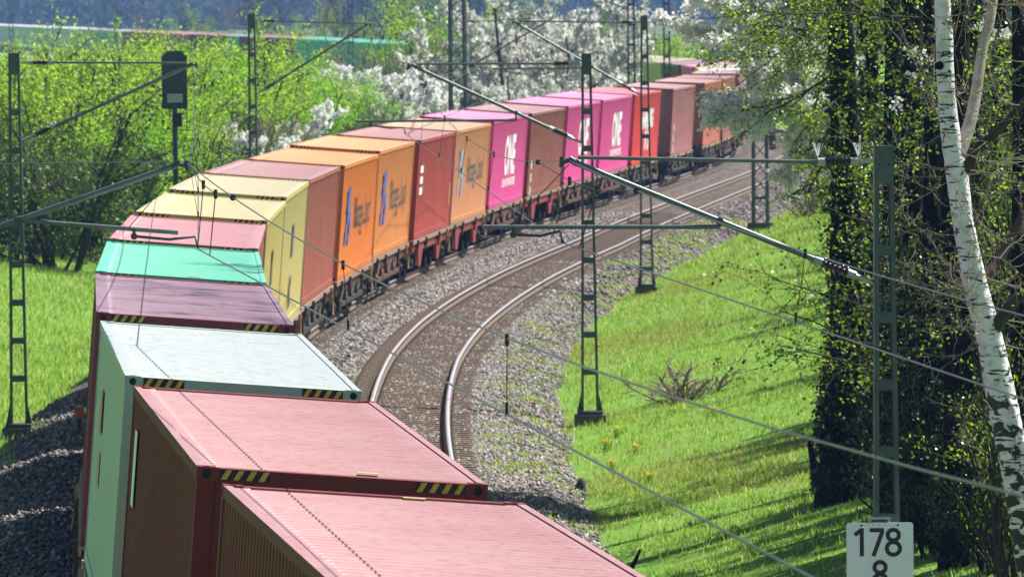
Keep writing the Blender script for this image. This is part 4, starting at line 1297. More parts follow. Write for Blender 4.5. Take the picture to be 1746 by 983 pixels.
def tree_meshes(seed, H, leaf=None, size=.1, per_m=6, bark='bark', ml=3, nch=(9, 6, 5), flower=None, lean=.05, r0=None, ang=.75):
    sk = Sk(seed); r = sk.r
    sk.grow((0, 0, 0), (r.normal(0, lean), r.normal(0, lean), 1), H*.82, r0 or H*.016, 0, ml, nch, ang, .09, .06, .48, n=8, start=.22)
    tr = [b for b in sk.b if b[2] == 0]; br = [b for b in sk.b if b[2] > 0]
    V, F = tubes_np(tr, lambda l: 8); out_ = [('trunk', np_mesh('trunk', V, F, MAT[bark], True))]
    V, F = tubes_np(br, lambda l: 4 if l < 2 else 3); out_.append(('crown', np_mesh('crown', V, F, MAT[bark])))
    if leaf:
        P = along(sk.b, (ml-1, ml), per_m, .08, r); V, F = quads_np(P, size, r); out_.append(('foliage', np_mesh('foliage', V, F, LM[leaf])))
    if flower:
        P = along(sk.b, (ml-1, ml), flower[1], .06, r); V, F = quads_np(P, flower[2], r, .9); out_.append(('blossom', np_mesh('blossom', V, F, LM[flower[0]])))
    return out_


def put(name, meshes, X, Y, label, cat, group, sc_=1.0, rz=0.0, z=None, sxy=None):
    zb = gz(X, Y)-.08 if z is None else z
    root = empty(name, loc=(X, Y, zb)); root.rotation_euler.z = rz; root.scale = ((sxy or sc_), (sxy or sc_), sc_)
    tag(root, label, cat, group)
    for nm, me in meshes: link(nm, me, root)
    return root


# --- bushes and young trees along the left side
BUSH = {
 'a': shrub_meshes(1, 6.5, 2.2, 'spring', .15, 32, 10, jit=.2),
 'b': shrub_meshes(2, 6.5, 2.2, 'spring', .14, 25, 11, .4, jit=.16),
 'c': shrub_meshes(3, 6.5, 2.0, 'bright', .15, 32, 9, jit=.2),
 'd': shrub_meshes(4, 6.0, 2.4, 'olive', .14, 32, 11, .6, jit=.2),
 'e': shrub_meshes(5, 5.0, 2.4, 'olive', .09, 3, 9, .6, flower=('blossom', 48, .19)),
 'f': shrub_meshes(6, 6.0, 2.6, 'olive', .10, 4, 10, .5, bark='bark', flower=('creamblossom', 40, .17)),
 'g': shrub_meshes(7, 5.0, 2.0, 'brownleaf', .08, 2.0, 12, .6, bark='twig_pale'),
 'h': shrub_meshes(8, 2.0, 1.4, 'brownleaf', .05, 3.0, 14, .9, bark='twig_pale', nch=(7, 5), jit=.05),
}
W = {'a': 'yellow green', 'b': 'loose spring green', 'c': 'vivid green', 'd': 'dark olive', 'e': 'white flowering', 'f': 'cream flowering', 'g': 'bare brown'}
hedge = [  # (u, Z, kind, ytop, label)
 (20, 235, 'd', 95, 'dark olive bush behind the left edge ladder mast'), (62, 232, 'a', 78, 'yellow green bush right behind the insulator of the left ladder mast'),
 (95, 205, 'd', 120, 'dark shaded bush hanging over the left grass bank'), (115, 243, 'b', 62, 'loose green bush with its top against the distant white containers'),
 (150, 215, 'd', 150, 'dark olive bush beside the left grass bank'), (165, 262, 'a', 50, 'tall yellow green bush rising left of the signal'), (190, 228, 'c', 185, 'vivid green bush low beside the rose red roof'),
 (215, 255, 'b', 68, 'loose green bush just left of the signal screen'), (245, 240, 'c', 150, 'vivid green bush under the slanted arm left of the signal'), (262, 268, 'a', 62, 'yellow green bush partly behind the signal screen'),
 (300, 250, 'b', 140, 'loose green bush around the signal post'), (330, 278, 'c', 75, 'vivid green bush just right of the signal'), (352, 260, 'd', 185, 'olive bush low behind the red brown roof'),
 (372, 290, 'a', 40, 'tall yellow green bush between signal and ladder mast'), (405, 282, 'b', 48, 'loose spring bush immediately left of the second ladder mast'), (398, 265, 'g', 150, 'bare brown shrub left of the second ladder mast'),
 (445, 300, 'a', 72, 'yellow green bush immediately right of the second ladder mast'), (470, 280, 'g', 140, 'bare brown shrub between green bushes behind the orange roofs'), (492, 310, 'b', 90, 'loose green bush under the long insulator arm'),
 (520, 296, 'c', 110, 'vivid green bush left of the last bright bush'), (548, 318, 'a', 120, 'yellow green bush in front of the white blossom'), (596, 322, 'c', 128, 'last vivid green bush before the blossom on the right'),
 (575, 305, 'd', 165, 'olive bush low behind the second orange roof'), (500, 290, 'e', 150, 'small white flowering bush amid the green behind the orange roof'), (440, 262, 'e', 190, 'small white flowering bush low behind the ladder mast'),
 (590, 345, 'e', 84, 'white blossoming bush left of the registration tube'), (640, 340, 'e', 95, 'white blossoming bush in the middle of the blossom group'), (690, 338, 'e', 92, 'white blossoming bush behind the fourth magenta roof corner'), (728, 350, 'e', 118, 'white blossoming bush at the right end of the group'),
 (660, 322, 'g', 140, 'bare pale shrub in front of the white blossom'), (625, 315, 'g', 150, 'bare pale shrub next to the last vivid green bush'), (720, 330, 'g', 150, 'bare pale shrub below the blossom beside the lattice mast'),
 (800, 352, 'g', 95, 'bare brown shrub right of the tall lattice mast'), (760, 345, 'g', 110, 'bare brown shrub left of the tall lattice mast'), (845, 360, 'g', 110, 'bare brown shrub under the cream blossom'),
 (895, 352, 'f', -20, 'large cream flowering tree bush left of the ladder mast top'), (930, 345, 'f', -60, 'largest cream flowering bush directly left of the middle ladder mast'), (968, 352, 'f', -10, 'cream flowering bush behind the middle ladder mast'),
 (865, 366, 'g', 30, 'bare bush left of the cream flowering row'), (925, 340, 'f', 95, 'low cream flowering bush above the magenta roofs'), (962, 340, 'f', 100, 'low cream flowering bush behind the insulator of the middle mast'),
 (820, 372, 'g', 40, 'tall bare shrub between lattice mast and cream blossom'), (700, 372, 'g', 20, 'bare grey bush behind the white blossom group'), (745, 390, 'a', 0, 'green tree above the white blossom group'), (650, 380, 'g', 20, 'bare grey shrub above the white blossom group'),
]
names = {'a': 'green_bush', 'b': 'green_bush', 'c': 'green_bush', 'd': 'olive_bush', 'e': 'blossom_bush', 'f': 'blossom_bush', 'g': 'bare_shrub'}
Hn = {'a': 6.5, 'b': 6.5, 'c': 6.5, 'd': 6.0, 'e': 5.0, 'f': 6.0, 'g': 5.0}
for i, (u, Z, k, yt, lab) in enumerate(hedge):
    X, zt = px(u, yt, Z); zb = gz(X, Z); sc_ = max(.35, (zt-zb)/(Hn[k]*1.02))
    put(names[k], BUSH[k], X, Z, lab, 'bush' if k != 'g' else 'shrub', 'bushes along the left of the line', sc_, i*2.1, sxy=max(.62, min(sc_, 1.25)))
# deeper rows that close the hedge; nothing tells them apart
for i in range(46):
    u = -30+i*14.5; Z = 262+i*2.0+rnd.uniform(-6, 22); X, zt = px(u, 85+rnd.uniform(-10, 60)+max(0, u-450)*.25, Z); k = 'abdcab'[i % 6]
    sc_ = max(.4, (zt-gz(X, Z))/6.6)
    put('hedge_bush', BUSH[k], X, Z, 'crowded bush deep in the green thicket left of the line', 'bush', 'bushes deep in the left thicket', sc_, i*1.7, sxy=max(.7, sc_))

_lb = ['low dark bush at the left border behind the ladder mast', 'low dark bush seen through the lower half of the left ladder mast', 'low dark bush just right of the left ladder mast above the grass', 'low dark bush under the middle of the long slanted arm', 'low dark bush between the slanted arm and the rose red roof', 'taller dark bush at the left border farther back', 'taller dark bush directly behind the left ladder mast', 'low dark bush nearest the rose red roof on the left bank']
for i, (u, Z, yt) in enumerate(((18, 222, 235), (48, 228, 215), (78, 212, 240), (104, 222, 250), (128, 218, 262), (30, 246, 170), (60, 250, 165), (152, 232, 270))):
    X, zt = px(u, yt, Z); put('olive_bush', BUSH['d'], X, Z, _lb[i], 'bush', 'bushes added as shading along the left grass bank', max(.35, (zt-gz(X, Z))/6.1), i*2.7, sxy=.6)  # extra low bushes, their dark leaves shade the foot of the hedge
for i, (u, Z, yt) in enumerate(((1078, 470, 66), (1098, 476, 60), (1120, 480, 62), (1142, 478, 56), (1162, 485, 60), (1184, 480, 58), (1206, 478, 62), (1228, 474, 58), (1250, 470, 62), (1275, 465, 66), (1300, 460, 64))):
    X, zt = px(u, yt, Z); put('olive_bush', BUSH['d' if i % 3 else 'a'], X, Z, 'olive scrub behind the shaded far containers', 'bush', 'scrub behind the shaded far containers', max(.4, (zt-gz(X, Z))/6.1), i*2.7, sxy=1.0)

# --- bare and blossoming trees behind the far containers
BARE = [tree_meshes(21+i, 15, None, bark='twig_pale' if i % 2 else 'bark', nch=(13, 8, 7), r0=.16) for i in range(3)]
BT = tree_meshes(31, 14, 'spring', .22, 3, nch=(12, 7, 6)); FT = tree_meshes(33, 12, 'olive', .16, 2, nch=(12, 7, 6), flower=('creamblossom', 5, .22))
far_trees = [(205, 930, 0, 'thin bare tree before the blue hills left of the signal'), (255, 900, 1, 'pale bare tree with many twigs above the signal'), (300, 880, 2, 'bare tree above the signal against the blue'), (345, 860, 0, 'bare brown tree between signal and second ladder mast'),
             (395, 850, 1, 'bare grey tree left of the second ladder mast top'), (445, 820, 2, 'bare tree right of the second ladder mast top'), (490, 800, 0, 'bare tree above the mint green far containers'), (540, 780, 1, 'bare tree left of the slim far mast'), (575, 760, 2, 'bare tree behind the slim far mast'),
             (620, 740, 0, 'bare tree right of the slim far mast'), (665, 720, 3, 'pale green tree above the far containers'), (700, 730, 1, 'bare grey tree left of the tall lattice mast'), (742, 690, 3, 'green budding tree behind the tall lattice mast'),
             (820, 650, 1, 'bare tree right of the tall lattice mast'), (860, 640, 3, 'pale green tree behind the flowering bushes'), (905, 620, 0, 'bare tree behind the largest cream bush'), (950, 640, 4, 'tall cream blossoming tree above the ladder mast'), (1000, 600, 1, 'bare tree right of the middle ladder mast'), (1030, 700, 2, 'bare tree above the shaded far containers'),
             (75, 1150, 1, 'lone thin tree in front of the distant white containers'), (640, 690, 3, 'pale green tree above the far red containers'), (780, 680, 2, 'bare tree directly behind the tall lattice mast')]
for i, (u, Z, k, lab) in enumerate(far_trees):
    X, _ = px(u, 60, Z); ms = (BARE+[BT, FT])[k]; s_ = (.62+.25*rnd.random()) if u > 380 else (.5+.2*rnd.random())
    if u == 75: s_ = .45
    put(['bare_tree', 'bare_tree', 'bare_tree', 'budding_tree', 'blossom_tree'][k], ms, X, Z, lab, 'tree', 'trees behind the far containers', s_, i*1.3, z=-1.3)
for i in range(60):
    u = -20+i*18.5; Z = 1000-max(0, u)*.35+rnd.uniform(-20, 60); X, _ = px(u, 50, Z)
    if u > 150: put('bare_shrub', BUSH['g' if i % 3 else 'b'], X, Z, 'low hazy shrub far behind the train', 'shrub', 'hazy shrubs far behind the train', .75+.5*rnd.random() if u > 300 else .5, i, z=-1.3, sxy=1.1)
# distant tree rows in the fields before the hills: one mass
r_ = np.random.default_rng(5); n = 26000
ty_ = 2100+r_.normal(0, 40, n); tx_ = r_.uniform(-420, 420, n); P = np.stack([tx_, ty_, -2+r_.random(n)*(12.5+2.5*np.sin(tx_*.09)+1.5*np.sin(tx_*.31))], -1)
V, F = quads_np(P, 2.4, r_, .9); o = link('distant_wood', np_mesh('distant_wood', V, F, LM['wood'])); o['kind'] = 'stuff'

# dry scrub beside the line in the bend
for i, (y0, s0, lab) in enumerate(((262, 9.6, 'dry brown shrub right behind the lattice mast foot'), (270, 11.2, 'dry pale shrub at the top of the grass beside the lattice mast'), (285, 10.5, 'dry shrub by the rails under the hanging dead twig'), (300, 11.5, 'dry shrub farther along the bend'), (318, 10.8, 'dry shrub before the bend of the empty track'), (335, 10.2, 'dry shrub at the outside of the bend'), (352, 10.6, 'dry shrub where the rails vanish'), (276, 13.2, 'wide dry shrub against the big trunk'), (306, 14.4, 'wide dry shrub behind the big trunk'))):
    put('dry_shrub', BUSH['h'], float(Xc(y0))+s0, y0, lab, 'shrub', 'dry shrubs beside the bend', .8+.3*rnd.random(), i*1.1)
put('bramble', BUSH['h'], *px(1150, 660, 150)[:1], 143, 'tangled brown bramble lying in the bright grass', 'shrub', None, .45, .4, sxy=.8)


# ------------------------------------------------------------------ right hand thicket
def W3(u, v, Z):
    X, z = px(u, v, Z); return np.array([X, Z, z])


def spline(P, rad, n=4):
    P = np.array(P, float); out_p, out_r = [], []
    for i in range(len(P)-1):
        p0, p1, p2, p3 = P[max(i-1, 0)], P[i], P[i+1], P[min(i+2, len(P)-1)]
        for k in range(n):
            t = k/n; out_p.append(.5*((2*p1)+(-p0+p2)*t+(2*p0-5*p1+4*p2-p3)*t*t+(-p0+3*p1-3*p2+p3)*t**3)); out_r.append(rad[i]+(rad[i+1]-rad[i])*t)
    out_p.append(P[-1]); out_r.append(rad[-1]); return np.array(out_p), np.array(out_r)


def lumpy(pts, rad, n, amp, seed):
    """trunk tube with uneven bark relief"""
    r = np.random.default_rng(seed); V, F = tubes_np([(pts, rad, 0)], lambda l: n)
    m = len(pts); ctr = np.repeat(pts, n, axis=0); d = V-ctr
    k = 1+amp*(r.normal(0, 1, (m, n)).ravel()*.5+np.sin(np.arange(m*n)*.9+seed)*.3); return ctr+d*k[:, None], F


def local(root_loc, V): return V-np.array(root_loc)[None]


def thing_tree(name, label, cat, base, parts, group=None):
    root = empty(name, loc=tuple(base)); tag(root, label, cat, group)
    for nm, (V, F), mat, sm in parts: link(nm, np_mesh(nm, local(base, V), F, mat, sm), root)
    return root


def boughs(sk, starts, maxlev=2, nch=(7, 5), r0=.03, wig=.12, trop=-.02, shrink=.42):
    """starts: (p0, p1): limbs that run from p0 to about p1"""
    for p0, p1 in starts:
        p0, p1 = np.array(p0), np.array(p1); L = np.linalg.norm(p1-p0)
        sk.grow(p0, p1-p0, L, r0, 0, maxlev, nch, .65, wig, trop, shrink, n=7, start=.12)


# big dark ivy clad trunk
Zt = 108
tp = [W3(1442, 862, Zt), W3(1440, 800, Zt), W3(1437, 700, Zt), W3(1446, 590, Zt), W3(1444, 450, Zt), W3(1441, 250, Zt), W3(1434, 60, Zt), W3(1424, -100, Zt), W3(1430, -420, Zt), W3(1436, -800, Zt)]
tr_ = [.52, .40, .36, .30, .26, .215, .20, .18, .12, .03]
pts, rad = spline(tp, tr_, 6); TV = lumpy(pts, rad, 14, .10, 3)
sk = Sk(51); r = sk.r
st = []
for (u0, v0, u1, v1, dz) in ((1430, -60, 1375, 60, 3), (1432, -20, 1365, 130, -2), (1434, 40, 1362, 190, 2), (1436, 110, 1355, 230, 1), (1438, 150, 1365, 270, -1.5), (1436, 60, 1350, 110, 4), (1440, 190, 1368, 330, 0),
                             (1445, 60, 1560, 170, 2), (1445, 130, 1545, 300, 1), (1445, 220, 1560, 380, 3), (1446, 20, 1600, 60, 2), (1445, 330, 1530, 440, -1),  (1450, 300, 1500, 250, -2), (1436, -120, 1360, 10, 2), (1436, -150, 1520, 30, 3), (1434, -90, 1380, -10, -3),  (1440, 0, 1660, 150, 1), (1450, -60, 1700, 60, 3)):
    st.append((W3(u0, v0, Zt), W3(u1, v1, Zt+dz)))
boughs(sk, st, 2, (8, 5), .028)
BV = tubes_np(sk.b, lambda l: 4 if l == 0 else 3)
P = along(sk.b, (1, 2), 30, .05, r); LV = quads_np(P, .055, r, .75)
sk2 = Sk(52)
for k in range(16):
    a = 6.28*sk2.r.random(); h = -300-500*sk2.r.random(); p0 = W3(1432, h, Zt); sk2.grow(p0, (math.cos(a), math.sin(a), .5), 2.8, .05, 0, 2, (6, 5), .7, .1, .05, .45)
P2 = along(sk2.b, (1, 2), 14, .06, sk2.r); LV2 = quads_np(P2, .10, sk2.r, .75); BV2 = tubes_np(sk2.b, lambda l: 3)
ti = (.07+.55*sk2.r.random(5200))*len(pts); ii = ti.astype(int); Pi = pts[ii]; ai = sk2.r.random(5200)*6.28
Pi = Pi+np.stack([np.cos(ai), np.sin(ai), np.zeros(5200)], -1)*(rad[ii]*(1.0+.15*sk2.r.random(5200)))[:, None]+sk2.r.normal(0, .04, (5200, 3)); IV = quads_np(Pi, .075, sk2.r, .9)
base = W3(1442, 855, Zt)
def join(*ps):
    V, F, b = [], [], 0
    for v, f in ps: V.append(v); F.append(f+b); b += len(v)
    return np.concatenate(V), np.concatenate(F)
thing_tree('ivy_clad_tree', 'thick dark tree trunk with small green leaves, left edge of the thicket', 'tree', base, [('trunk', TV, MAT['bark_dark'], True), ('branches', join(BV, BV2), MAT['bark'], False), ('foliage', join(LV, LV2), LM['alder'], False), ('ivy', IV, LM['ivy'], False)])

# blossoming plum whose twigs reach in front of the bend
Zp = 117
sk = Sk(61); r = sk.r
pt, rd = spline([W3(1500, 800, Zp), W3(1492, 560, Zp), W3(1482, 300, Zp), W3(1470, 60, Zp), W3(1460, -150, Zp), W3(1450, -350, Zp)], [.16, .14, .12, .10, .08, .05], 4)
st = []
for (u0, v0, u1, v1, dz) in ((1470, 40, 1185, 40, 0), (1468, 20, 1150, 8, 1), (1472, 80, 1300, 100, -1), (1475, 120, 1315, 150, 1), (1478, 150, 1205, 168, 0), (1480, 190, 1215, 206, 1), (1480, 240, 1325, 262, 2), (1478, 150, 1290, 60, 2), (1476, 100, 1330, 160, -2), (1465, -40, 1210, -30, 1), (1468, 0, 1260, 20, 2), (1478, 190, 1330, 210, 3), (1470, -80, 1270, -60, 0), (1475, 60, 1320, 190, 2), (1475, 90, 1310, 120, 3), (1470, 30, 1238, 72, 2), (1481, 260, 1370, 270, 1), (1470, 10, 1215, 52, -1), (1472, 50, 1290, 25, 0), (1474, 90, 1330, 85, 1), (1476, 130, 1345, 180, 0), (1466, -60, 1180, -5, 2), (1478, 200, 1350, 235, 2)):
    st.append((W3(u0, v0, Zp), W3(u1, v1, Zp+dz)))
boughs(sk, st, 2, (10, 5), .022, .07, .0, .23)
BV = tubes_np(sk.b, lambda l: 4 if l == 0 else 3)
P = along(sk.b, (0, 1, 2), 165, .06, r); FV = quads_np(P, .088, r, .95)
P = along(sk.b, (0, 1, 2), 6, .06, r); LV = quads_np(P, .055, r, .7)
sk2 = Sk(62)
for k in range(8):
    a = 6.28*sk2.r.random(); sk2.grow(W3(1455, -200-120*sk2.r.random(), Zp), (math.cos(a), math.sin(a), .6), 2.2, .03, 0, 2, (5, 4), .7, .1, .05, .45)
P = along(sk2.b, (1, 2), 8, .05, sk2.r); FV2 = quads_np(P, .07, sk2.r, .95)
thing_tree('blossoming_plum', 'white blossoming plum with twigs reaching left across the far bend', 'tree', W3(1500, 790, Zp), [('trunk', tubes_np([(pt, rd, 0)], lambda l: 8), MAT['bark_dark'], True), ('branches', join(BV, tubes_np(sk2.b, lambda l: 3)), MAT['bark'], False), ('foliage', LV, LM['alder'], False), ('blossom', join(FV, FV2), LM['blossom'], False)])

# dark trunks of the thicket
trunks = [(1516, 800, 34, 104, 'dark trunk directly behind the sign mast'), (1553, 820, 40, 100, 'dark trunk just right of the sign mast'), (1592, 830, 36, 98, 'dark trunk second to the right of the sign mast'),
          (1634, 840, 52, 94, 'thick dark trunk left of the birch'), (1664, 845, 30, 101, 'thin dark trunk behind the birch'), (1706, 850, 38, 104, 'dark trunk right of the birch'), (1740, 860, 36, 92, 'dark trunk at the right border'), (1490, 790, 26, 112, 'thin dark trunk touching the big ivy trunk'), (1576, 770, 22, 118, 'thin dark trunk deep between its neighbours'), (1650, 780, 24, 121, 'thin trunk deep behind the birch fork')]
for i, (u, vb, w, Z, lab) in enumerate(trunks):
    s1 = F_PX/Z; r0 = w/2/s1; rr = random.Random(i+5); du = rr.uniform(-14, 14)
    zb = gz(px(u, vb, Z)[0], Z); vb = (CAM_H-zb)*s1-8
    P_ = [W3(u, vb+15, Z)] + [W3(u+du*t+rr.uniform(-5, 5), vb*(1-t)-(1500 if Z < 102 else 700)*t, Z+t*1.0) for t in (.12, .3, .5, .7, .85, 1)]
    pts, rad = spline(P_, [r0*1.5, r0*1.1, r0, r0*.85, r0*.7, r0*.5, r0*.15], 5)
    sk = Sk(100+i)
    for k in range(24):
        j = int(len(pts)*(.08+.9*sk.r.random())); a = 6.28*sk.r.random(); lw = u < 1600 and j < len(pts)*.42
        sk.grow(pts[min(j, len(pts)-1)], ((abs(math.cos(a))*.7 if lw else math.cos(a)), math.sin(a)*.8, .25), (.7+.7*sk.r.random()) if lw else 1.5+1.4*sk.r.random(), .022, 0, 2, (6, 5), .8, .14, .0, .5)
    lv = quads_np(along(sk.b, (1, 2), 15, .05, sk.r), .06, sk.r, .75)
    n = 1500; ti = (sk.r.random(n)*(len(pts)*.8)).astype(int); a = sk.r.random(n)*6.28
    Pi = pts[ti]+np.stack([np.cos(a), np.sin(a), np.zeros(n)], -1)*(rad[ti]*1.1)[:, None]+sk.r.normal(0, .06, (n, 3))
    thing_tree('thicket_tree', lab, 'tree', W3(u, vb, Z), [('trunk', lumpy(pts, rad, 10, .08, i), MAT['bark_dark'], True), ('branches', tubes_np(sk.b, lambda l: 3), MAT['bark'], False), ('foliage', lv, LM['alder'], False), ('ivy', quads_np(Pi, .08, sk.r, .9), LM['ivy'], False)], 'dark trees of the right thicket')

# undergrowth shrubs of the thicket
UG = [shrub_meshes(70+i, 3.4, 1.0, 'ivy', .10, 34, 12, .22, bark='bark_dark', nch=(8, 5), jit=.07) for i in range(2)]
UG2 = shrub_meshes(75, 3.0, 1.0, 'alder', .075, 10, 9, .25, bark='bark', nch=(7, 5), jit=.06)
ug = [(1612, 119, 1.2, 'dark shrub at the left foot of the thicket behind the mast'), (1600, 112, 1.1, 'dark shrub behind the upper part of the board mast'), (1600, 106, 1.3, 'dark shrub between the dark trunks'), (1625, 110, 1.4, 'dark shrub left of the birch trunk'), (1670, 104, 1.3, 'dark shrub behind the birch trunk'), (1715, 110, 1.5, 'dark shrub right of the birch'),
      (1755, 100, 1.4, 'dark shrub cut by the right border'), (1600, 124, 1.5, 'deep shaded shrub behind the ivy trunk'), (1630, 126, 1.7, 'deep shaded shrub behind the mast'), (1610, 128, 1.8, 'deep shaded shrub in the middle of the thicket'), (1665, 126, 1.8, 'deep shaded shrub beyond the birch'), (1720, 130, 1.9, 'deep shaded shrub to the right'), (1600, 96, .7, 'low dark shrub in front of the dark trunks'), (1690, 92, .6, 'low dark shrub at the foot of the birch'), (1780, 120, 2.0, 'deep shrub beyond the right border'), (1575, 99, 1.25, 'added shade shrub right behind the number board'), (1635, 98, 1.35, 'added shade shrub standing left of the birch foot'), (1690, 100, 1.4, 'added shade shrub standing behind the birch foot'), (1740, 97, 1.4, 'added shade shrub standing right of the birch foot'), (1540, 103, 1.1, 'dark shrub at the back of the number board mast')]  # shrubs behind board and birch foot added to deepen shade on the grass
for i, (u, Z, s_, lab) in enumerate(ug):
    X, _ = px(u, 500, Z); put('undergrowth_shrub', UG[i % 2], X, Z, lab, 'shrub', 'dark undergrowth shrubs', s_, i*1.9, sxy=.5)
for i, (u, Z, s_, lab) in enumerate(((1700, 97, 1.9, 'pale twiggy shrub lit from behind right of the birch'), (1738, 94, 2.0, 'pale twiggy shrub at the right border'), (1665, 108, 1.8, 'pale twiggy shrub through the birch fork'), (1560, 99, .9, 'leafy twiggy shrub beside the sign mast'), (1615, 102, 1.3, 'leafy twiggy shrub between two dark trunks'), (1725, 88, 1.1, 'low twiggy shrub right of the birch foot'))):
    X, _ = px(u, 500, Z); put('twiggy_shrub', UG2, X, Z, lab, 'shrub', 'twiggy shrubs of the thicket', s_, i*2.3, sxy=.6)
# taller wood behind, out to the right
for i in range(26):
    Z = 135+i*6.5; u = 1560+90*rnd.random()+(i % 4)*70; X, _ = px(u, 300, Z)
    if X-float(Xc(Z)) < 15: X = float(Xc(Z))+15+3*rnd.random()
    put('wood_shrub', (UG[0] if i % 2 else BUSH['d']), X, Z, 'shrub in the shady wood behind the thicket', 'shrub', 'shrubs in the shady wood behind the thicket', (1.5 if i % 2 else .85), i*1.3)


# ------------------------------------------------------------------ birch
def birch_mat():
    m, nt, out = new_mat('birch_bark'); b = nt.nodes.new('ShaderNodeBsdfPrincipled')
    v = mapping(nt, (1, 1, 1)); v2 = mapping(nt, (2.2, 2.2, 16)); v3 = mapping(nt, (3.2, 3.2, 5))
    base_ = ramp(nt, noise_tex(nt, 6, 5, .6, v), [(.3, (.46, .42, .43)), (.5, (.72, .68, .72)), (.75, (.86, .82, .87))])
    len_ = noise_tex(nt, 1.6, 3, .55, v2); pat = noise_tex(nt, 1.5, 3, .5, v3, .8)
    sx = nt.nodes.new('ShaderNodeSeparateXYZ'); tc = nt.nodes.new('ShaderNodeTexCoord'); nt.links.new(tc.outputs['Object'], sx.inputs[0])
    mr = nt.nodes.new('ShaderNodeMapRange'); mr.inputs[1].default_value = 0.2; mr.inputs[2].default_value = 4.5; mr.inputs[3].default_value = .22; mr.inputs[4].default_value = -.03
    nt.links.new(sx.outputs[2], mr.inputs[0])
    ad = nt.nodes.new('ShaderNodeMath'); ad.operation = 'ADD'; nt.links.new(pat, ad.inputs[0]); nt.links.new(mr.outputs[0], ad.inputs[1])
    c = mixc(nt, ramp(nt, len_, [(.585, (0, 0, 0)), (.615, (1, 1, 1))]), base_, (.03, .027, .025))
    c = mixc(nt, ramp(nt, ad.outputs[0], [(.60, (0, 0, 0)), (.64, (1, 1, 1))]), c, (.02, .018, .016))
    nt.links.new(c, b.inputs['Base Color']); b.inputs['Roughness'].default_value = .6
    bp = nt.nodes.new('ShaderNodeBump'); bp.inputs['Strength'].default_value = .9; bp.inputs['Distance'].default_value = .03
    nt.links.new(ad.outputs[0], bp.inputs['Height']); nt.links.new(bp.outputs[0], b.inputs['Normal'])
    nt.links.new(b.outputs[0], out.inputs[0]); return m


BK = birch_mat(); Zb = 82
C_ = [(1782, 1040, 32), (1764, 983, 29), (1750, 900, 27), (1738, 830, 26), (1724, 760, 26), (1712, 700, 26), (1700, 640, 25), (1686, 570, 22), (1668, 505, 21), (1652, 430, 19), (1640, 365, 18), (1632, 300, 19), (1622, 240, 17), (1613, 150, 15), (1610, 60, 15), (1607, 0, 14), (1602, -200, 12), (1596, -500, 9), (1590, -900, 3)]
s1 = F_PX/Zb
pts, rad = spline([W3(u, v, Zb) for u, v, h in C_], [h/s1 for u, v, h in C_], 5)
base = np.array([pts[0][0], Zb, gz(pts[0][0], Zb)])
MV = lumpy(pts, rad, 16, .03, 9)
root = thing_tree('birch_tree', 'white barked birch leaning left with black marks and forked limb', 'tree', base, [('trunk', MV, BK, True)])
limbs = [([(1633, 262, 14), (1652, 215, 11), (1664, 160, 10), (1674, 90, 9), (1690, 20, 9), (1697, -80, 8), (1700, -300, 4)], MAT['limb_bark'], 1.0), ([(1640, 300, 9), (1668, 250, 8), (1700, 225, 7), (1750, 170, 6), (1800, 120, 5)], MAT['bark'], -.6),
         ([(1668, 505, 9), (1682, 470, 10), (1705, 440, 8), (1730, 395, 8), (1760, 330, 7)], MAT['bark'], .8), ([(1684, 575, 13), (1706, 545, 12), (1728, 515, 10), (1752, 500, 9), (1800, 480, 7)], MAT['bark'], -.4),
         ([(1612, 30, 6), (1640, -10, 6), (1680, -60, 5)], MAT['bark'], .3), ([(1603, 20, 4), (1590, -20, 3), (1570, -80, 3)], BK, .5), ([(1700, 655, 9), (1722, 690, 9), (1742, 760, 8), (1760, 860, 6)], BK, -.5)]
for q, mt, dz in limbs:
    P_ = [W3(u, v, Zb+dz*k/len(q)) for k, (u, v, h) in enumerate(q)]; p_, r__ = spline(P_, [h/s1 for u, v, h in q], 4)
    V, F = tubes_np([(p_, r__, 0)], lambda l: 10); link('limb', np_mesh('limb', local(base, V), F, mt, True), root)
sk = Sk(81)
for q, mt, dz in limbs[:5]:
    for k in range(7):
        t = sk.r.random(); i = int(t*(len(q)-1)); u, v, h = q[i]; a = sk.r.normal(0, 1, 3); a[0] += .5
        sk.grow(W3(u, v, Zb), a, 1.1, .009, 0, 2, (5, 4), .6, .2, .02, .5)
for k in range(26):
    i = int(len(pts)*(.3+.6*sk.r.random())); a = sk.r.normal(0, 1, 3); sk.grow(pts[i], a, 1.3, .008, 0, 2, (5, 4), .6, .2, .02, .5)
V, F = tubes_np(sk.b, lambda l: 3); link('twigs', np_mesh('twigs', local(base, V), F, MAT['twig_pale']), root)
P = along(sk.b, (1, 2), 3, .03, sk.r); V, F = quads_np(P, .04, sk.r, .6); link('foliage', np_mesh('foliage', local(base, V), F, LM['alder']), root)
kn = W3(1602, 112, Zb-.11)-base
MB().tube([tuple(kn), tuple(kn+np.array([-.004, -.02, 0]))], .052, 12).tube([tuple(kn+np.array([-.004, -.02, 0])), tuple(kn+np.array([-.004, -.03, 0]))], .028, 10).build('knot', MAT['bark_dark'], root)
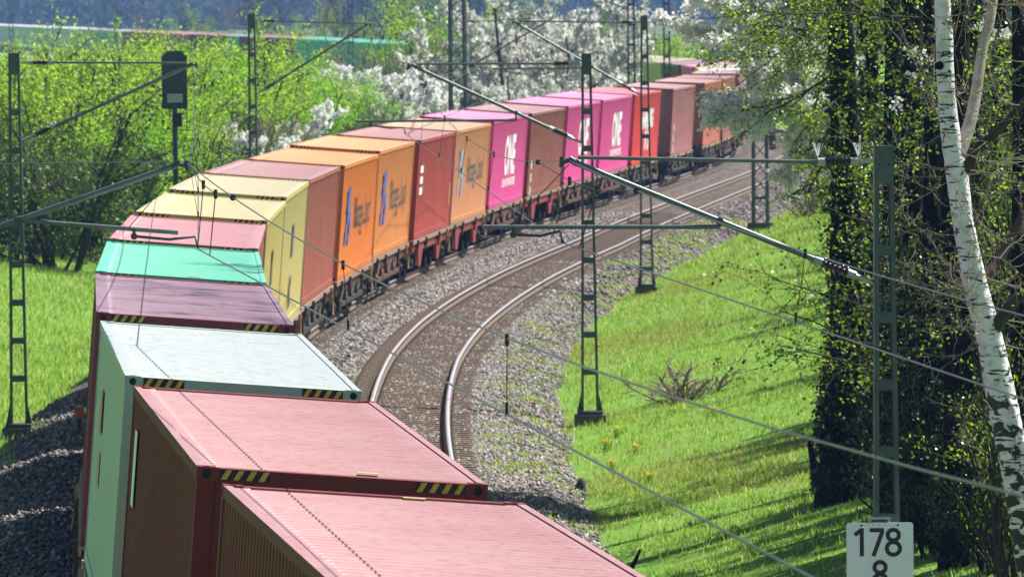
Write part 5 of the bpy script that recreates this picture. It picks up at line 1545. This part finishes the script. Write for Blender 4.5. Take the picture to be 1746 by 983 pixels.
# small white blossom sprays in front of the thicket
sk = Sk(91); 
for (u, v) in ((1533, 148), (1552, 82), (1578, 80), (1630, 98), (1672, 46), (1722, 8), (1740, 12), (1720, 52), (1718, 180), (1705, 128), (1550, 132), (1680, 78)):
    p = W3(u, v, 97); sk.grow(p+np.array([.6, .3, -.2]), -np.array([.6, .3, -.2]), .65, .008, 0, 1, (4,), .6, .2, 0, .4)
V, F = tubes_np(sk.b, lambda l: 3); base = W3(1640, 850, 97)
st_ = tubes_np([spline([W3(1640, 850, 97), W3(1655, 500, 97), W3(1660, 200, 97), W3(1665, 60, 97)], [.05, .04, .03, .02], 4)+(0,)], lambda l: 6)
P = []
for b_ in sk.b:
    if b_[2] == 0: P.append(b_[0][-1]+sk.r.normal(0, .055, (26, 3)))
FV = quads_np(np.concatenate(P), .06, sk.r, .95)
thing_tree('flowering_sapling', 'thin sapling with a few white blossom sprays amid the thicket', 'tree', base, [('trunk', st_, MAT['bark'], True), ('branches', (V, F), MAT['bark'], False), ('blossom', FV, LM['blossom'], False)])

# ------------------------------------------------------------------ grass and small things on the ground
def blades(name, n, yr, sr, hmin, hmax, w, mat, seed, ybias=1.3, dens=None, clump=0.0, zf=None, lean=.35, grp=14):
    r = np.random.default_rng(seed)
    y = yr[0]+(yr[1]-yr[0])*r.random(n)**ybias; s = sr[0]+(sr[1]-sr[0])*r.random(n); x = Xc(y)+s
    if clump:
        m = max(1, n//grp); ci = r.integers(0, m, n); x = x[ci]+r.normal(0, clump, n); y = y[ci]+r.normal(0, clump, n)
    if dens is not None:
        k = r.random(n) < dens(x, y, x-Xc(y)); x, y = x[k], y[k]; n = len(x)
    z = (zf or ground_z)(x, y)-.01; a = r.random(n)*6.283; h = hmin+(hmax-hmin)*r.random(n)**1.5; ln = r.normal(0, lean, (n, 2))
    wx, wy = np.cos(a)*w*.5*(.6+.8*r.random(n)), np.sin(a)*w*.5*(.6+.8*r.random(n))
    V = np.stack([np.stack([x-wx, y-wy, z], -1), np.stack([x+wx, y+wy, z], -1), np.stack([x+ln[:, 0]*h, y+ln[:, 1]*h, z+h], -1)], 1).reshape(-1, 3)
    o = link(name, np_mesh(name, V, np.arange(n*3).reshape(-1, 3), mat)); o['kind'] = 'stuff'; return o


edge = lambda x, y, s: np.clip(.75+_wob(x, y, .7)*.9+_wob(y, x, 2.1)*.5, .15, 1)*np.clip((s-(sep(y)-4.1)-6.65+_wob(x, y, .9)*.5)/1.3, 0, 1)
blades('meadow_grass', 260000, (82, 235), (5.6, 15.5), .04, .10, .02, LM['grass'], 1, 1.35, edge)
blades('meadow_grass', 70000, (82, 215), (6.6, 15.0), .07, .19, .024, LM['grass'], 2, 1.3, edge, .07)
blades('meadow_grass', 50000, (215, 330), (8.0, 17), .10, .25, .05, LM['grass'], 3, 1.0)
blades('meadow_grass', 105000, (118, 225), (-14, -3.7), .07, .22, .028, LM['grass'], 4, 1.2)
blades('dry_grass', 60000, (92, 220), (6.4, 11.5), .05, .16, .022, LM['drygrass'], 5, 1.2, lambda x, y, s: np.clip(_wob(x, y, .5)*2.0-.1, 0, 1)*np.clip((12.5-s)/3, .15, 1))
blades('weeds', 22000, (100, 260), (5.6, 8.0), .04, .12, .03, LM['spring'], 6, 1.2, None, .30, ballast_z, grp=130)
blades('weeds', 1500, (100, 140), (-4.2, -3.2), .05, .2, .03, LM['grass'], 8, 1.0, None, .12, ballast_z)
# yellow flowers
for i, (u, v, lab) in enumerate(((1035, 770, 'yellow flower clump in the grass nearest the ballast'), (1085, 780, 'small yellow flower clump below the ladder mast'), (1107, 828, 'yellow flowers beside the brown furrow'), (1216, 716, 'yellow flower clump below the bramble'), (1050, 745, 'tiny yellow flowers at the ladder mast foot'), (1045, 806, 'single yellow tuft in the short grass'))):
    Zf = 8.2*F_PX/(v+9); X, _ = px(u, v, Zf); zb = float(ground_z(np.array([X]), np.array([Zf]))[0]); Zf *= (CAM_H-zb)/8.2; X, _ = px(u, v, Zf)
    zb = float(ground_z(np.array([X]), np.array([Zf]))[0]); rr = np.random.default_rng(i); root = empty('flower_clump', loc=(X, Zf, zb)); tag(root, lab, 'flowers', 'yellow flowers in the grass')
    P = rr.normal(0, .06, (22, 3))*np.array([1, 1, .3])+np.array([0, 0, .2]); V, F = quads_np(P, .045, rr, .9); link('petals', np_mesh('petals', V, F, LM['yellow']), root)
    B_ = [(np.array([[p[0]*.6, p[1]*.6, 0], p]), np.array([.005, .003]), 0) for p in P]; V, F = tubes_np(B_, lambda l: 3); link('stem', np_mesh('stem', V, F, LM['spring']), root)


def ground_pt(u, v):
    Z = 8.3*F_PX/(v+8)
    for _ in range(6):
        X, z = px(u, v, Z); zb = gz(X, Z); X0, z0 = X, z; Z *= (CAM_H-zb)/(CAM_H-z) if CAM_H-z > .5 else 1
    return px(u, v, Z)[0], Z


X, Z = ground_pt(990, 838)
m = MB(); m.tube([(0, 0, -.05), (.0, 0, .1), (.03, 0, .2), (.02, 0, .25)], [.11, .10, .075, .03], 9); tag(m.build('marker_stone', MAT['stone_dark'], None, (X, Z, gz(X, Z))), 'small dark pointed stone at the ballast edge above the nearest roof', 'stone')
X, Z = ground_pt(1073, 983)
m = MB(); m.tube([(0, 0, -.1), (.03, 0, .12), (.12, .02, .3), (.17, .02, .42)], [.05, .04, .03, .015], 8); tag(m.build('tree_stump', MAT['bark_dark'], None, (X, Z, gz(X, Z))), 'short dark slanted stump in the grass by the bottom edge', 'stump')
X, Z = ground_pt(1392, 828)
m = MB(); m.tube([(0, 0, -.1), (-.04, 0, .35), (-.10, .02, .75)], [.07, .06, .05], 8); m.tube([(.1, 0, 0), (.12, 0, .4), (.05, .02, .7)], [.035, .03, .012], 6); tag(m.build('broken_stub', MAT['bark_dark'], None, (X, Z, gz(X, Z))), 'short broken stub leaning at the foot of the big ivy trunk', 'stump')
X, Z = ground_pt(136, 735)
root = empty('marker_box', loc=(X, Z, gz(X, Z))); tag(root, 'small red box on a stake in the shade beside the pale grey container', 'marker')
MB().box(-.03, .03, -.03, .03, -.2, .25).build('stake', MAT['bogie'], root); MB().box(-.08, .08, -.08, .08, .25, .48).build('box', MAT['redmark'], root)
